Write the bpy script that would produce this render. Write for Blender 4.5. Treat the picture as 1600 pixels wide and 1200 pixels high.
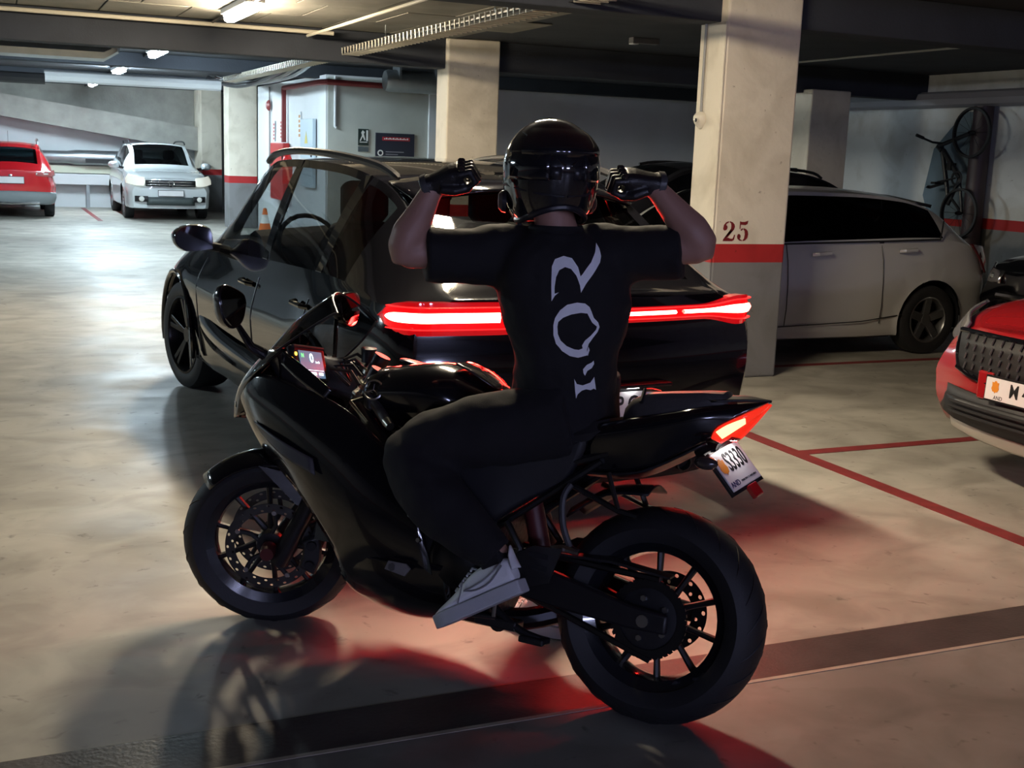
import bpy, bmesh, math, random
from mathutils import Vector, Matrix
from mathutils.bvhtree import BVHTree
for o in list(bpy.data.objects): bpy.data.objects.remove(o)
SC = bpy.context.scene
COL = SC.collection
R = math.radians
random.seed(5)

# ------------------------------------------------------------------ camera, world, exposure
cam = bpy.data.cameras.new('camera'); camo = bpy.data.objects.new('camera', cam); COL.objects.link(camo)
cam.sensor_fit = 'HORIZONTAL'; cam.sensor_width = 36.0; cam.lens = 36.0*1850.0/1600.0
cam.clip_start = 0.05; cam.clip_end = 200
_yaw, _pit, _rol = R(24.0), R(10.9), R(2.1)
_fh = Vector((math.sin(_yaw), math.cos(_yaw), 0)); _rt = Vector((math.cos(_yaw), -math.sin(_yaw), 0)); _up = Vector((0, 0, 1))
_fw = _fh*math.cos(_pit)-_up*math.sin(_pit); _u0 = _fh*math.sin(_pit)+_up*math.cos(_pit)
CR = _rt*math.cos(_rol)+_u0*math.sin(_rol); CU = _u0*math.cos(_rol)-_rt*math.sin(_rol)
camo.matrix_world = Matrix(((CR.x, CU.x, -_fw.x, 0), (CR.y, CU.y, -_fw.y, 0), (CR.z, CU.z, -_fw.z, 1.64), (0, 0, 0, 1)))
SC.camera = camo
SC.view_settings.view_transform = 'Standard'; SC.view_settings.look = 'None'
SC.view_settings.gamma = 1.0; SC.view_settings.exposure = 0.0; SC.view_settings.use_curve_mapping = False
W = bpy.data.worlds.new('world'); SC.world = W; W.use_nodes = True
W.node_tree.nodes['Background'].inputs[0].default_value = (0.30, 0.26, 0.52, 1)
W.node_tree.nodes['Background'].inputs[1].default_value = 0.022
LAMP_WARM, LAMP_COOL = (1.0, 0.84, 0.60), (0.72, 0.90, 1.0)
LAMP_KEY, LAMP_FAR, LAMP_WALL = 295.0, 380.0, 92.0
TAIL_CORE = 155.0

# ------------------------------------------------------------------ materials
MATS = {}
def mat(name, col, rough=0.5, metal=0.0, spec=0.5, noise=0.0, nscale=8.0, bump=0.0, bscale=60.0, coat=0.0, col2=None, emit=None, estr=0.0, trans=0.0):
    if name in MATS: return MATS[name]
    m = bpy.data.materials.new(name); m.use_nodes = True; N = m.node_tree.nodes; L = m.node_tree.links
    b = N['Principled BSDF']; c = (*col, 1)
    b.inputs['Base Color'].default_value = c; b.inputs['Roughness'].default_value = rough
    b.inputs['Metallic'].default_value = metal; b.inputs['Specular IOR Level'].default_value = spec
    b.inputs['Coat Weight'].default_value = coat; b.inputs['Coat Roughness'].default_value = 0.03
    if trans: b.inputs['Transmission Weight'].default_value = trans
    tc = N.new('ShaderNodeTexCoord')
    if noise or col2:
        n = N.new('ShaderNodeTexNoise'); n.inputs['Scale'].default_value = nscale; n.inputs['Detail'].default_value = 6
        L.new(tc.outputs['Object'], n.inputs['Vector'])
        r = N.new('ShaderNodeValToRGB'); r.color_ramp.elements[0].position = 0.3; r.color_ramp.elements[1].position = 0.7
        d = col2 if col2 else tuple(v*(1-noise) for v in col)
        r.color_ramp.elements[0].color = (*d, 1); r.color_ramp.elements[1].color = c
        L.new(n.outputs['Fac'], r.inputs['Fac']); L.new(r.outputs['Color'], b.inputs['Base Color'])
    if bump:
        n2 = N.new('ShaderNodeTexNoise'); n2.inputs['Scale'].default_value = bscale; n2.inputs['Detail'].default_value = 4
        L.new(tc.outputs['Object'], n2.inputs['Vector'])
        bp = N.new('ShaderNodeBump'); bp.inputs['Strength'].default_value = bump; bp.inputs['Distance'].default_value = 0.01
        L.new(n2.outputs['Fac'], bp.inputs['Height']); L.new(bp.outputs['Normal'], b.inputs['Normal'])
    if emit:
        b.inputs['Emission Color'].default_value = (*emit, 1); b.inputs['Emission Strength'].default_value = estr
    MATS[name] = m; return m
def glass(name, tint, gloss=0.04):
    if name in MATS: return MATS[name]
    m = bpy.data.materials.new(name); m.use_nodes = True; N = m.node_tree.nodes; L = m.node_tree.links
    N.remove(N['Principled BSDF']); out = N['Material Output']
    t = N.new('ShaderNodeBsdfTransparent'); t.inputs[0].default_value = (*tint, 1)
    g = N.new('ShaderNodeBsdfGlossy'); g.inputs['Roughness'].default_value = gloss
    lw = N.new('ShaderNodeLayerWeight'); lw.inputs['Blend'].default_value = 0.5   # symmetric facing term, Schlick curve
    pw = N.new('ShaderNodeMath'); pw.operation = 'POWER'; pw.inputs[1].default_value = 5.0; L.new(lw.outputs['Facing'], pw.inputs[0])
    f = N.new('ShaderNodeMath'); f.operation = 'MULTIPLY_ADD'; f.inputs[1].default_value = 0.94; f.inputs[2].default_value = 0.05; L.new(pw.outputs[0], f.inputs[0])
    x = N.new('ShaderNodeMixShader'); L.new(f.outputs[0], x.inputs[0]); L.new(t.outputs[0], x.inputs[1]); L.new(g.outputs[0], x.inputs[2])
    L.new(x.outputs[0], out.inputs[0]); MATS[name] = m; return m
def emis(name, col, s):
    if name in MATS: return MATS[name]
    m = mat(name, (0.02, 0.02, 0.02), 0.4, emit=col, estr=s); return m
def floor_mat(name='polished_concrete', k=1.0):
    m = bpy.data.materials.new(name); m.use_nodes = True; N = m.node_tree.nodes; L = m.node_tree.links
    b = N['Principled BSDF']; tc = N.new('ShaderNodeTexCoord')
    def noise(s, d, dist=0.0, sc=None):
        n = N.new('ShaderNodeTexNoise'); n.inputs['Scale'].default_value = s; n.inputs['Detail'].default_value = d; n.inputs['Distortion'].default_value = dist
        if sc:
            mp = N.new('ShaderNodeMapping'); mp.inputs['Scale'].default_value = sc; L.new(tc.outputs['Object'], mp.inputs[0]); L.new(mp.outputs[0], n.inputs['Vector'])
        else: L.new(tc.outputs['Object'], n.inputs['Vector'])
        return n
    def ramp(src, p0, c0, p1, c1):
        r = N.new('ShaderNodeValToRGB'); r.color_ramp.elements[0].position = p0; r.color_ramp.elements[1].position = p1
        r.color_ramp.elements[0].color = c0; r.color_ramp.elements[1].color = c1; L.new(src, r.inputs[0]); return r
    def mul(a, c, f=1.0):
        x = N.new('ShaderNodeMix'); x.data_type = 'RGBA'; x.blend_type = 'MULTIPLY'; x.inputs[0].default_value = f
        L.new(a, x.inputs[6]); L.new(c, x.inputs[7]); return x.outputs[2]
    a = ramp(noise(0.9, 9, 0.4).outputs['Fac'], 0.3, (0.30*k, 0.285*k, 0.25*k+.02*(1-k), 1), 0.72, (0.44*k, 0.42*k, 0.37*k+.02*(1-k), 1)).outputs[0]
    s = ramp(noise(2.6, 10, 0.7, (1, 1.3, 1)).outputs['Fac'], 0.35, (0.60, 0.59, 0.57, 1), 0.6, (1, 1, 1, 1)).outputs[0]
    k = ramp(noise(14, 6, 0.5).outputs['Fac'], 0.26, (0.25, 0.24, 0.22, 1), 0.36, (1, 1, 1, 1)).outputs[0]
    L.new(mul(mul(a, s, 0.75), k, 0.6), b.inputs['Base Color'])
    rr = ramp(noise(1.7, 6, 1.0).outputs['Fac'], 0.3, (0.40, 0.40, 0.40, 1), 0.75, (0.60, 0.60, 0.60, 1)); L.new(rr.outputs[0], b.inputs['Roughness'])
    bp = N.new('ShaderNodeBump'); bp.inputs['Strength'].default_value = 0.12; bp.inputs['Distance'].default_value = 0.01
    L.new(noise(5, 8, 0.6).outputs['Fac'], bp.inputs['Height']); L.new(bp.outputs[0], b.inputs['Normal'])
    return m
BLACK = mat('black_paint', (0.004, 0.004, 0.006), 0.10, coat=1.0)
SATIN = mat('satin_black', (0.012, 0.012, 0.014), 0.38)
PLAST = mat('black_plastic', (0.014, 0.014, 0.016), 0.55, bump=0.05, bscale=300)
RUBBER = mat('tyre_rubber', (0.014, 0.014, 0.016), 0.62, bump=0.1, bscale=200)
DARKM = mat('dark_metal', (0.05, 0.05, 0.055), 0.35, metal=0.9)
CHROME = mat('bright_metal', (0.75, 0.75, 0.76), 0.16, metal=1.0)
ALU = mat('brushed_alloy', (0.42, 0.42, 0.43), 0.33, metal=1.0, bump=0.05)
INTER = mat('cabin_trim', (0.03, 0.03, 0.034), 0.7, bump=0.1)
GLASSD = glass('tinted_glass', (0.22, 0.23, 0.24))
GLASSC = glass('clear_glass', (0.62, 0.66, 0.66))
MIRR = mat('mirror_glass', (0.85, 0.86, 0.88), 0.02, metal=1.0)
PLATEW = mat('plate_white', (0.80, 0.79, 0.80), 0.4, noise=0.05)
INK = mat('print_black', (0.012, 0.012, 0.014), 0.5)

# ------------------------------------------------------------------ mesh helpers
class MB:
    def __init__(s, M=None): s.v = []; s.f = []; s.M = M
    def add(s, vs, fs):
        o = len(s.v)
        for p in vs:
            p = Vector(p); s.v.append(s.M @ p if s.M else p)
        for f in fs: s.f.append(tuple(i+o for i in f))
        return s
    def box(s, x0, x1, y0, y1, z0, z1):
        return s.add([(x0,y0,z0),(x1,y0,z0),(x1,y1,z0),(x0,y1,z0),(x0,y0,z1),(x1,y0,z1),(x1,y1,z1),(x0,y1,z1)],
                     [(3,2,1,0),(4,5,6,7),(0,1,5,4),(1,2,6,5),(2,3,7,6),(3,0,4,7)])
    def obox(s, c, ax, ay, az):
        c, ax, ay, az = map(Vector, (c, ax, ay, az)); vs = []
        for k in (-1, 1):
            for i, j in ((-1,-1),(1,-1),(1,1),(-1,1)): vs.append(c+ax*i+ay*j+az*k)
        return s.add(vs, [(3,2,1,0),(4,5,6,7),(0,1,5,4),(1,2,6,5),(2,3,7,6),(3,0,4,7)])
    def loft(s, rings, caps=True, closed=True):
        n = len(rings[0]); vs = [p for r in rings for p in r]; fs = []
        for i in range(len(rings)-1):
            for j in range(n if closed else n-1):
                k = (j+1) % n; fs.append((i*n+j, i*n+k, (i+1)*n+k, (i+1)*n+j))
        if caps and closed:
            fs.append(tuple(reversed(range(n)))); fs.append(tuple((len(rings)-1)*n+j for j in range(n)))
        return s.add(vs, fs)
    def tube(s, pts, r, n=8, caps=True, flat=None, ref=None):
        pts = [Vector(p) for p in pts]; m = len(pts)
        rs = r if isinstance(r, (list, tuple)) else [r]*m; rings = []
        T = [(pts[min(i+1, m-1)]-pts[max(i-1, 0)]).normalized() for i in range(m)]
        a = Vector(ref) if ref else (Vector((0,0,1)) if abs(T[0].z) < 0.9 else Vector((1,0,0)))
        for i in range(m):
            a = (a-T[i]*a.dot(T[i])).normalized(); b = T[i].cross(a); q = rs[i]
            qa, qb = (q if isinstance(q, tuple) else (q, q*(flat or 1)))
            rings.append([pts[i]+a*(qa*math.cos(t))+b*(qb*math.sin(t)) for t in (2*math.pi*k/n for k in range(n))])
        return s.loft(rings, caps)
    def lathe(s, c, axis, prof, n=24, closed=False, a0=0.0, a1=2*math.pi):
        c = Vector(c); ax = Vector(axis).normalized(); e = Vector((0,0,1)) if abs(ax.z) < 0.9 else Vector((1,0,0))
        e = (e-ax*e.dot(ax)).normalized(); g = ax.cross(e); full = abs(a1-a0-2*math.pi) < 1e-6; N = n if full else n+1
        rings = []
        for k in range(N):
            t = a0+(a1-a0)*k/n; d = e*math.cos(t)+g*math.sin(t); rings.append([c+d*q[0]+ax*q[1] for q in prof])
        m = len(prof); vs = [p for r in rings for p in r]; fs = []
        for k in range(N if full else N-1):
            k2 = (k+1) % N
            for j in range(m if closed else m-1):
                j2 = (j+1) % m; fs.append((k*m+j, k2*m+j, k2*m+j2, k*m+j2))
        return s.add(vs, fs)
    def grid(s, P):
        n = len(P[0]); vs = [p for r in P for p in r]
        return s.add(vs, [(i*n+j, i*n+j+1, (i+1)*n+j+1, (i+1)*n+j) for i in range(len(P)-1) for j in range(n-1)])
    def prism(s, out, vec):
        out = [Vector(p) for p in out]; vec = Vector(vec); n = len(out)
        return s.add(out+[p+vec for p in out], [tuple(reversed(range(n))), tuple(range(n, 2*n))]+[(i, (i+1) % n, n+(i+1) % n, n+i) for i in range(n)])
    def ball(s, c, r, n=12, m=8):
        c = Vector(c); r = r if isinstance(r, (tuple, list)) else (r, r, r); rings = []
        for i in range(1, m):
            p = math.pi*i/m; rings.append([c+Vector((r[0]*math.sin(p)*math.cos(2*math.pi*k/n), r[1]*math.sin(p)*math.sin(2*math.pi*k/n), r[2]*math.cos(p))) for k in range(n)])
        return s.loft(rings, True)
    def build(s, name, material, parent=None, smooth=True, bevel=0.0, solid=0.0, sub=0, weld=False, ang=35, remesh=0, smth=0, off=-1.0):
        me = bpy.data.meshes.new(name); me.from_pydata([tuple(v) for v in s.v], [], s.f)
        bm = bmesh.new(); bm.from_mesh(me)
        if weld: bmesh.ops.remove_doubles(bm, verts=bm.verts, dist=0.0004)
        bmesh.ops.recalc_face_normals(bm, faces=bm.faces); bm.to_mesh(me); bm.free()
        me.materials.append(material)
        if smooth: me.shade_smooth(); me.set_sharp_from_angle(angle=R(ang))
        o = bpy.data.objects.new(name, me); COL.objects.link(o)
        if parent: o.parent = parent
        if solid: q = o.modifiers.new('solid', 'SOLIDIFY'); q.thickness = solid; q.offset = off
        if bevel: q = o.modifiers.new('bevel', 'BEVEL'); q.width = bevel; q.segments = 2; q.limit_method = 'ANGLE'; q.angle_limit = R(40)
        if sub: q = o.modifiers.new('sub', 'SUBSURF'); q.levels = sub; q.render_levels = sub
        if remesh: q = o.modifiers.new('rm', 'REMESH'); q.mode = 'VOXEL'; q.voxel_size = remesh; q.use_smooth_shade = True
        if smth: q = o.modifiers.new('sm', 'SMOOTH'); q.iterations = smth; q.factor = 0.5
        return o
def tag(o, label, cat, group=None):
    o['label'] = label; o['category'] = cat
    if group: o['group'] = group
    return o
def struct(o): o['kind'] = 'structure'; return o
def empty(name, loc, rz=0.0, mw=None):
    o = bpy.data.objects.new(name, None); COL.objects.link(o); o.empty_display_size = 0.1
    if mw is not None: o.matrix_world = mw
    else: o.location = loc; o.rotation_euler = (0, 0, rz)
    return o
def copy_tree(o, parent=None):
    c = o.copy(); COL.objects.link(c)
    if parent: c.parent = parent
    for ch in list(o.children): copy_tree(ch, c)
    return c
def text_geo(s, size, M, depth=0.002, bold=0.0, sx=1.0):
    cu = bpy.data.curves.new('lettering', 'FONT'); cu.body = s; cu.size = size; cu.extrude = depth; cu.offset = bold
    cu.align_x = 'CENTER'; cu.align_y = 'CENTER'; cu.resolution_u = 3
    o = bpy.data.objects.new('lettering', cu); COL.objects.link(o)
    bpy.context.view_layer.update(); dg = bpy.context.evaluated_depsgraph_get(); me = bpy.data.meshes.new_from_object(o.evaluated_get(dg))
    mb = MB(); S = Matrix.Diagonal((sx, 1, 1, 1)); mb.add([M @ (S @ v.co) for v in me.vertices], [tuple(p.vertices) for p in me.polygons])
    bpy.data.objects.remove(o); bpy.data.meshes.remove(me); bpy.data.curves.remove(cu); return mb
def frame(o, x, z):   # matrix with given x (right) axis and z (out) axis
    x = Vector(x).normalized(); z = Vector(z).normalized(); y = z.cross(x).normalized(); x = y.cross(z)
    return Matrix(((x.x,y.x,z.x,o[0]),(x.y,y.y,z.y,o[1]),(x.z,y.z,z.z,o[2]),(0,0,0,1)))
def interp(xs, ys, x):   # monotone cubic
    n = len(xs)
    if x <= xs[0]: return ys[0]
    if x >= xs[-1]: return ys[-1]
    d = [(ys[i+1]-ys[i])/(xs[i+1]-xs[i]) for i in range(n-1)]
    m = [d[0]]+[0 if d[i-1]*d[i] <= 0 else 2*d[i-1]*d[i]/(d[i-1]+d[i]) for i in range(1, n-1)]+[d[-1]]
    i = max(k for k in range(n-1) if xs[k] <= x); h = xs[i+1]-xs[i]; t = (x-xs[i])/h
    return (2*t**3-3*t*t+1)*ys[i]+(t**3-2*t*t+t)*h*m[i]+(-2*t**3+3*t*t)*ys[i+1]+(t**3-t*t)*h*m[i+1]
def crom(P, n):   # Catmull-Rom through points, n segments each
    P = [Vector(p) for p in P]; out = []
    for i in range(len(P)-1):
        a, b, c, d = P[max(i-1,0)], P[i], P[i+1], P[min(i+2,len(P)-1)]
        for k in range(n):
            t = k/n; out.append(0.5*((2*b)+(c-a)*t+(2*a-5*b+4*c-d)*t*t+(3*b-a-3*c+d)*t**3))
    out.append(P[-1]); return out
def patch(ctrl, nu=4, nv=4):   # rows of control points -> smooth grid
    rows = [crom(r, nu) for r in ctrl]; cols = [crom([r[j] for r in rows], nv) for j in range(len(rows[0]))]
    return [[cols[j][i] for j in range(len(cols))] for i in range(len(cols[0]))]
# ------------------------------------------------------------------ the setting
def paint_mat(name, top, band, low, zb=0.90, zt=1.04, rough=0.75):
    m = bpy.data.materials.new(name); m.use_nodes = True; N = m.node_tree.nodes; L = m.node_tree.links; b = N['Principled BSDF']
    g = N.new('ShaderNodeNewGeometry'); sx = N.new('ShaderNodeSeparateXYZ'); L.new(g.outputs['Position'], sx.inputs[0])
    d = N.new('ShaderNodeMath'); d.operation = 'DIVIDE'; d.inputs[1].default_value = 3.0; L.new(sx.outputs['Z'], d.inputs[0])
    r = N.new('ShaderNodeValToRGB'); r.color_ramp.interpolation = 'CONSTANT'; e = r.color_ramp.elements
    e[0].position = 0; e[0].color = (*low, 1); e[1].position = zb/3; e[1].color = (*band, 1); q = e.new(zt/3); q.color = (*top, 1)
    L.new(d.outputs[0], r.inputs[0])
    tc = N.new('ShaderNodeTexCoord'); n = N.new('ShaderNodeTexNoise'); n.inputs['Scale'].default_value = 2.3; n.inputs['Detail'].default_value = 9; n.inputs['Distortion'].default_value = 0.8
    L.new(tc.outputs['Object'], n.inputs[0])
    r2 = N.new('ShaderNodeValToRGB'); r2.color_ramp.elements[0].position = 0.28; r2.color_ramp.elements[0].color = (0.72, 0.70, 0.66, 1); r2.color_ramp.elements[1].position = 0.55
    L.new(n.outputs['Fac'], r2.inputs[0])
    v = N.new('ShaderNodeTexNoise'); v.inputs['Scale'].default_value = 22; v.inputs['Detail'].default_value = 3; L.new(tc.outputs['Object'], v.inputs[0])
    r3 = N.new('ShaderNodeValToRGB'); r3.color_ramp.elements[0].position = 0.22; r3.color_ramp.elements[0].color = (0.35, 0.30, 0.25, 1); r3.color_ramp.elements[1].position = 0.30; L.new(v.outputs['Fac'], r3.inputs[0])
    x = N.new('ShaderNodeMix'); x.data_type = 'RGBA'; x.blend_type = 'MULTIPLY'; x.inputs[0].default_value = 0.8; L.new(r.outputs[0], x.inputs[6]); L.new(r2.outputs[0], x.inputs[7])
    y = N.new('ShaderNodeMix'); y.data_type = 'RGBA'; y.blend_type = 'MULTIPLY'; y.inputs[0].default_value = 0.7; L.new(x.outputs[2], y.inputs[6]); L.new(r3.outputs[0], y.inputs[7])
    L.new(y.outputs[2], b.inputs['Base Color']); b.inputs['Roughness'].default_value = rough
    bp = N.new('ShaderNodeBump'); bp.inputs['Strength'].default_value = 0.25; bp.inputs['Distance'].default_value = 0.01; L.new(v.outputs['Fac'], bp.inputs['Height']); L.new(bp.outputs[0], b.inputs['Normal'])
    return m
CREAM, REDP, GREYP = (0.72, 0.66, 0.55), (0.42, 0.018, 0.02), (0.20, 0.20, 0.205)
M_PIL = paint_mat('pillar_paint', CREAM, REDP, GREYP)
M_WALL = paint_mat('wall_paint', (0.62, 0.63, 0.62), REDP, GREYP)
M_CONC = mat('bare_concrete', (0.36, 0.35, 0.32), 0.85, noise=0.3, nscale=3.0, bump=0.3, bscale=20)
M_CEIL_LIT = mat('lit_ceiling_concrete', (0.27, 0.25, 0.21), 0.9, noise=0.35, nscale=2.0, bump=0.3, bscale=14)  # lit tone of the ceiling concrete, for boards in the lamp bay
M_BEAM_SHADED = mat('shaded_beam_concrete', (0.035, 0.040, 0.052), 0.9, noise=0.3, nscale=2.0, bump=0.2)  # beam shade is put into the colour: darkened where lamps light mostly downward
M_WHITE = mat('white_wall', (0.70, 0.72, 0.74), 0.8, noise=0.08, nscale=1.5, bump=0.1)
M_GALV = mat('galvanised_duct', (0.40, 0.43, 0.45), 0.38, metal=0.85, noise=0.2, nscale=4)
M_REDPIPE = mat('red_pipe', (0.23, 0.03, 0.03), 0.45)
M_LINE = mat('red_floor_paint', (0.23, 0.028, 0.03), 0.55, noise=0.35, nscale=12)
M_STRIP = mat('drain_strip', (0.075, 0.062, 0.060), 0.42, noise=0.4, nscale=6, bump=0.15)
M_EDGE = mat('strip_edge', (0.42, 0.37, 0.30), 0.6, noise=0.3, nscale=10)
M_CABLE = mat('cable_grey', (0.30, 0.30, 0.29), 0.5)

fl = MB(); fl.add([(-16,-7,0),(12.4,-7,0),(12.4,33,0),(-16,33,0),(-16,-7,-.2),(12.4,-7,-.2),(12.4,33,-.2),(-16,33,-.2)], [(0,1,2,3),(7,6,5,4),(0,4,5,1),(1,5,6,2),(2,6,7,3),(3,7,4,0)])
floor = struct(fl.build('floor', floor_mat(), smooth=False))
struct(MB().prism([(-15.9,-6.9,0),(12.2,-6.9,0),(12.2,2.79,0),(-9,3.083,0),(-15.9,3.18,0)], (0,0,.002)).build('floor', floor_mat('aisle_concrete', .58), smooth=False))
t = MB(); t.prism([(-9,3.10,0),(7,2.88,0),(7,3.13,0),(-9,3.27,0)], (0,0,.003)); t1 = struct(t.build('trim_1', M_STRIP, smooth=False))
t = MB(); t.prism([(-9,3.083,0),(7,2.862,0),(7,2.88,0),(-9,3.10,0)], (0,0,.004)); t.build('edge_strip', M_EDGE, t1, smooth=False)
def line(n, x0, x1, y0, y1): return struct(MB().box(x0,x1,y0,y1,0,.003).build('trim_%d' % n, M_LINE, smooth=False))
line(2, 4.20, 4.30, -2.0, 7.5); line(3, 4.30, 9.6, 5.40, 5.49); line(4, 4.30, 9.6, 7.95, 8.03); line(5, 4.3, 9.6, 2.9, 2.99)
line(6, 2.1, 2.2, 26.2, 31.2)

ceil = struct(MB().box(-16, 12.4, -7, 33, 2.97, 3.2).build('ceiling', mat('shaded_ceiling', (0.055,0.060,0.072), .9, noise=.3, nscale=2, bump=.2), smooth=False))  # slab coloured dark to paint in the shade outside the lamp bay
bd = None  # lighter boards only in the lit bay, its brightness kept in their colour
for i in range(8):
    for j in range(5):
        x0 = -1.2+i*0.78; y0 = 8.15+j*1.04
        if bd is None: bd = MB().box(0,.765,0,1.03,-.012,0).build('ceiling_board', M_CEIL_LIT, ceil, smooth=False, bevel=.004); b = bd
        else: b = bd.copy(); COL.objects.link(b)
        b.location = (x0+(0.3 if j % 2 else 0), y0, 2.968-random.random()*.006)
nb = 7
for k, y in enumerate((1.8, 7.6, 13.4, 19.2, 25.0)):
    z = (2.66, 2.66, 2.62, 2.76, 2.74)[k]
    struct(MB().box(-16, 12.3, y+.09, y+.36, z, 2.968).build('trim_%d' % nb, M_BEAM_SHADED, smooth=False, bevel=.01)); nb += 1
# pillars
def pillar(x0, x1, y0, y1, z1, m, n, label=None):
    return struct(MB().box(x0,x1,y0,y1,0,z1).build('wall_pillar_%d' % n, m, smooth=False, bevel=.018))
p25 = pillar(5.0, 5.66, 7.6, 7.97, 2.968, M_PIL, 1)
pmid = pillar(5.0, 5.66, 13.4, 13.78, 2.968, M_PIL, 2)
pill3 = pillar(10.15, 10.8, 13.3, 13.75, 2.66, M_PIL, 3)
pill4 = pillar(4.47, 5.05, 24.4, 24.9, 2.9, M_PIL, 4)
# shallow casting lip on the near pillar's left face and conduit with alarm bell
MB().box(4.985, 5.0, 7.60, 7.68, 0, 2.66).build('casing_lip', M_PIL, p25, smooth=False, bevel=.004)
MB().tube([(4.988,7.87,2.66),(4.988,7.87,2.02)], .010).build('conduit', M_CABLE, p25)
al = empty('alarm_bulb', (4.99, 7.87, 1.96)); tag(al, 'cream cone shaped alarm bulb on left face of the pillar numbered 25', 'alarm')
MB().lathe((0,0,0), (0,0,-1), [(0,-.06),(.03,-.058),(.055,-.03),(.058,.0),(.045,.03),(.015,.065),(0,.068)], 16).build('cone_cap', M_PIL if False else mat('cream_plastic', (0.66,0.62,0.52), .5), al)
MB().lathe((-.045,-.03,-.005), (-1,-.4,0), [(0,.03),(.014,.025),(.016,0)], 10).build('lens', CHROME, al)
# number 25 painted on the pillar, stencil numerals
RED25 = mat('stencil_red', (0.20, 0.012, 0.015), 0.6, noise=0.3, nscale=30)
def num(pts, x, z, w, h, name):
    mb = MB()
    for poly in pts: mb.prism([(x+px*w, 7.5995, z+pz*h) for px, pz in poly], (0, -.002, 0))
    return mb.build(name, RED25, p25, smooth=False)
two = [[(.0,.62),(.04,.80),(.18,.93),(.40,1.0),(.40,.93),(.24,.88),(.20,.80),(.30,.76),(.33,.66),(.26,.56),(.12,.53),(.03,.56)],
       [(.47,1.0),(.70,.95),(.85,.85),(.90,.72),(.84,.58),(.66,.44),(.36,.26),(.20,.18),(.05,.08),(.05,.02),(.22,.10),(.40,.20),(.56,.34),(.62,.56),(.62,.78),(.58,.90),(.47,.94)],
       [(.0,.0),(.20,.12),(.42,.17),(.62,.12),(.78,.12),(.84,.20),(.88,.32),(.96,.32),(.90,.08),(.76,.0)]]
five = [[(.20,.97),(.34,.94),(.60,.94),(.82,.99),(.88,1.0),(.82,.84),(.66,.78),(.36,.80),(.28,.80),(.26,.60),(.20,.60)],
        [(.28,.54),(.40,.62),(.46,.62),(.46,.56),(.36,.50)],
        [(.52,.63),(.72,.60),(.88,.50),(.94,.34),(.88,.16),(.72,.04),(.52,.0),(.52,.06),(.62,.12),(.66,.32),(.62,.50),(.52,.57)],
        [(.45,.0),(.24,.03),(.08,.12),(.04,.24),(.10,.34),(.22,.35),(.32,.28),(.32,.18),(.26,.12),(.36,.07),(.45,.06)]]
num(two, 5.08, 1.065, .115, .15, 'painted_numeral'); num(five, 5.205, 1.065, .11, .155, 'painted_numeral')

# walls
struct(MB().box(12.3, 12.5, -7, 19.7, 0, 2.97).build('wall_right', M_WALL, smooth=False))
wb = struct(MB().box(6.85, 12.3, 19.5, 19.7, 0, 2.97).build('wall_back', mat('grey_wall', (0.58,0.56,0.55), .85, noise=.1, nscale=2, bump=.15), smooth=False))
core = struct(MB().box(5.0, 6.85, 18.9, 24.1, 0, 2.80).build('wall_middle', M_WHITE, smooth=False))
MB().box(5.03, 6.72, 18.885, 18.9, 0, 2.76).build('plaster_face', mat('greenish_plaster', (0.50, 0.52, 0.48), .85, noise=.12, nscale=3, bump=.2), core, smooth=False)
struct(MB().box(6.72, 6.86, 18.84, 18.90, 0, 2.6).build('door_1', M_WHITE, smooth=False, bevel=.01))
far = struct(MB().box(-16, 12.3, 31.6, 31.8, 0, 2.97).build('wall_far', mat('far_wall', (0.66,0.69,0.71), .85, noise=.12, nscale=1.2), smooth=False))
struct(MB().box(-16.2, -16, -7, 33, 0, 2.97).build('wall_left', M_WALL, smooth=False))
struct(MB().box(-16, 12.4, -7.2, -7, 0, 2.97).build('wall_front', M_WALL, smooth=False))
# ramp slab seen side on above the far cars, and the return wall right of it
rp = MB(); rp.prism([(-5,31.0,3.40),(.38,31.0,2.66),(4.9,31.0,2.06),(5.3,31.0,2.0),(5.3,31.0,1.42),(.38,31.0,2.14),(-5,31.0,2.95)], (0,.55,0))
struct(rp.build('trim_20', M_CONC, smooth=False))
struct(MB().box(4.92, 5.4, 30.4, 31.55, 0, 2.97).build('wall_return', M_PIL, smooth=False))
struct(MB().prism([(-5,31.5,3.38),(.38,31.5,2.64),(4.9,31.5,2.04),(4.92,31.5,2.97),(-5,31.5,2.97)][1:], (0,.08,0)).build('trim_21', M_CONC, smooth=False))
# low barrier and duct along the far wall
gr = empty('guard_rail', (2.3, 31.38, 0)); tag(gr, 'white painted guard rail with steel posts along far wall', 'rail')
MB().box(-3.2, 2.4, -.06, .06, .56, .82).build('rail', M_WHITE, gr, smooth=False, bevel=.01)
MB().box(-3.2, 2.4, .02, .2, .84, 1.02).build('ledge', mat('cream_ledge',(.6,.62,.5),.7), gr, smooth=False)
for x in (-3.0, -1.5, 0.0, 1.5): MB().box(x-.04, x+.04, -.04, .04, 0, .6).build('post', M_GALV, gr, smooth=False)
du = empty('air_duct', (1.5, 31.36, 1.22)); tag(du, 'grey metal air duct running low behind the far cars', 'duct')
MB().lathe((0,0,0), (1,0,0), [(.15,-4),(.15,.35),(.18,.55),(.18,2.6)], 20).build('duct_pipe', M_GALV, du)
MB().box(.75, 1.45, -.2, -.17, -.12, -.02).build('grille', PLAST, du, smooth=False)

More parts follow.
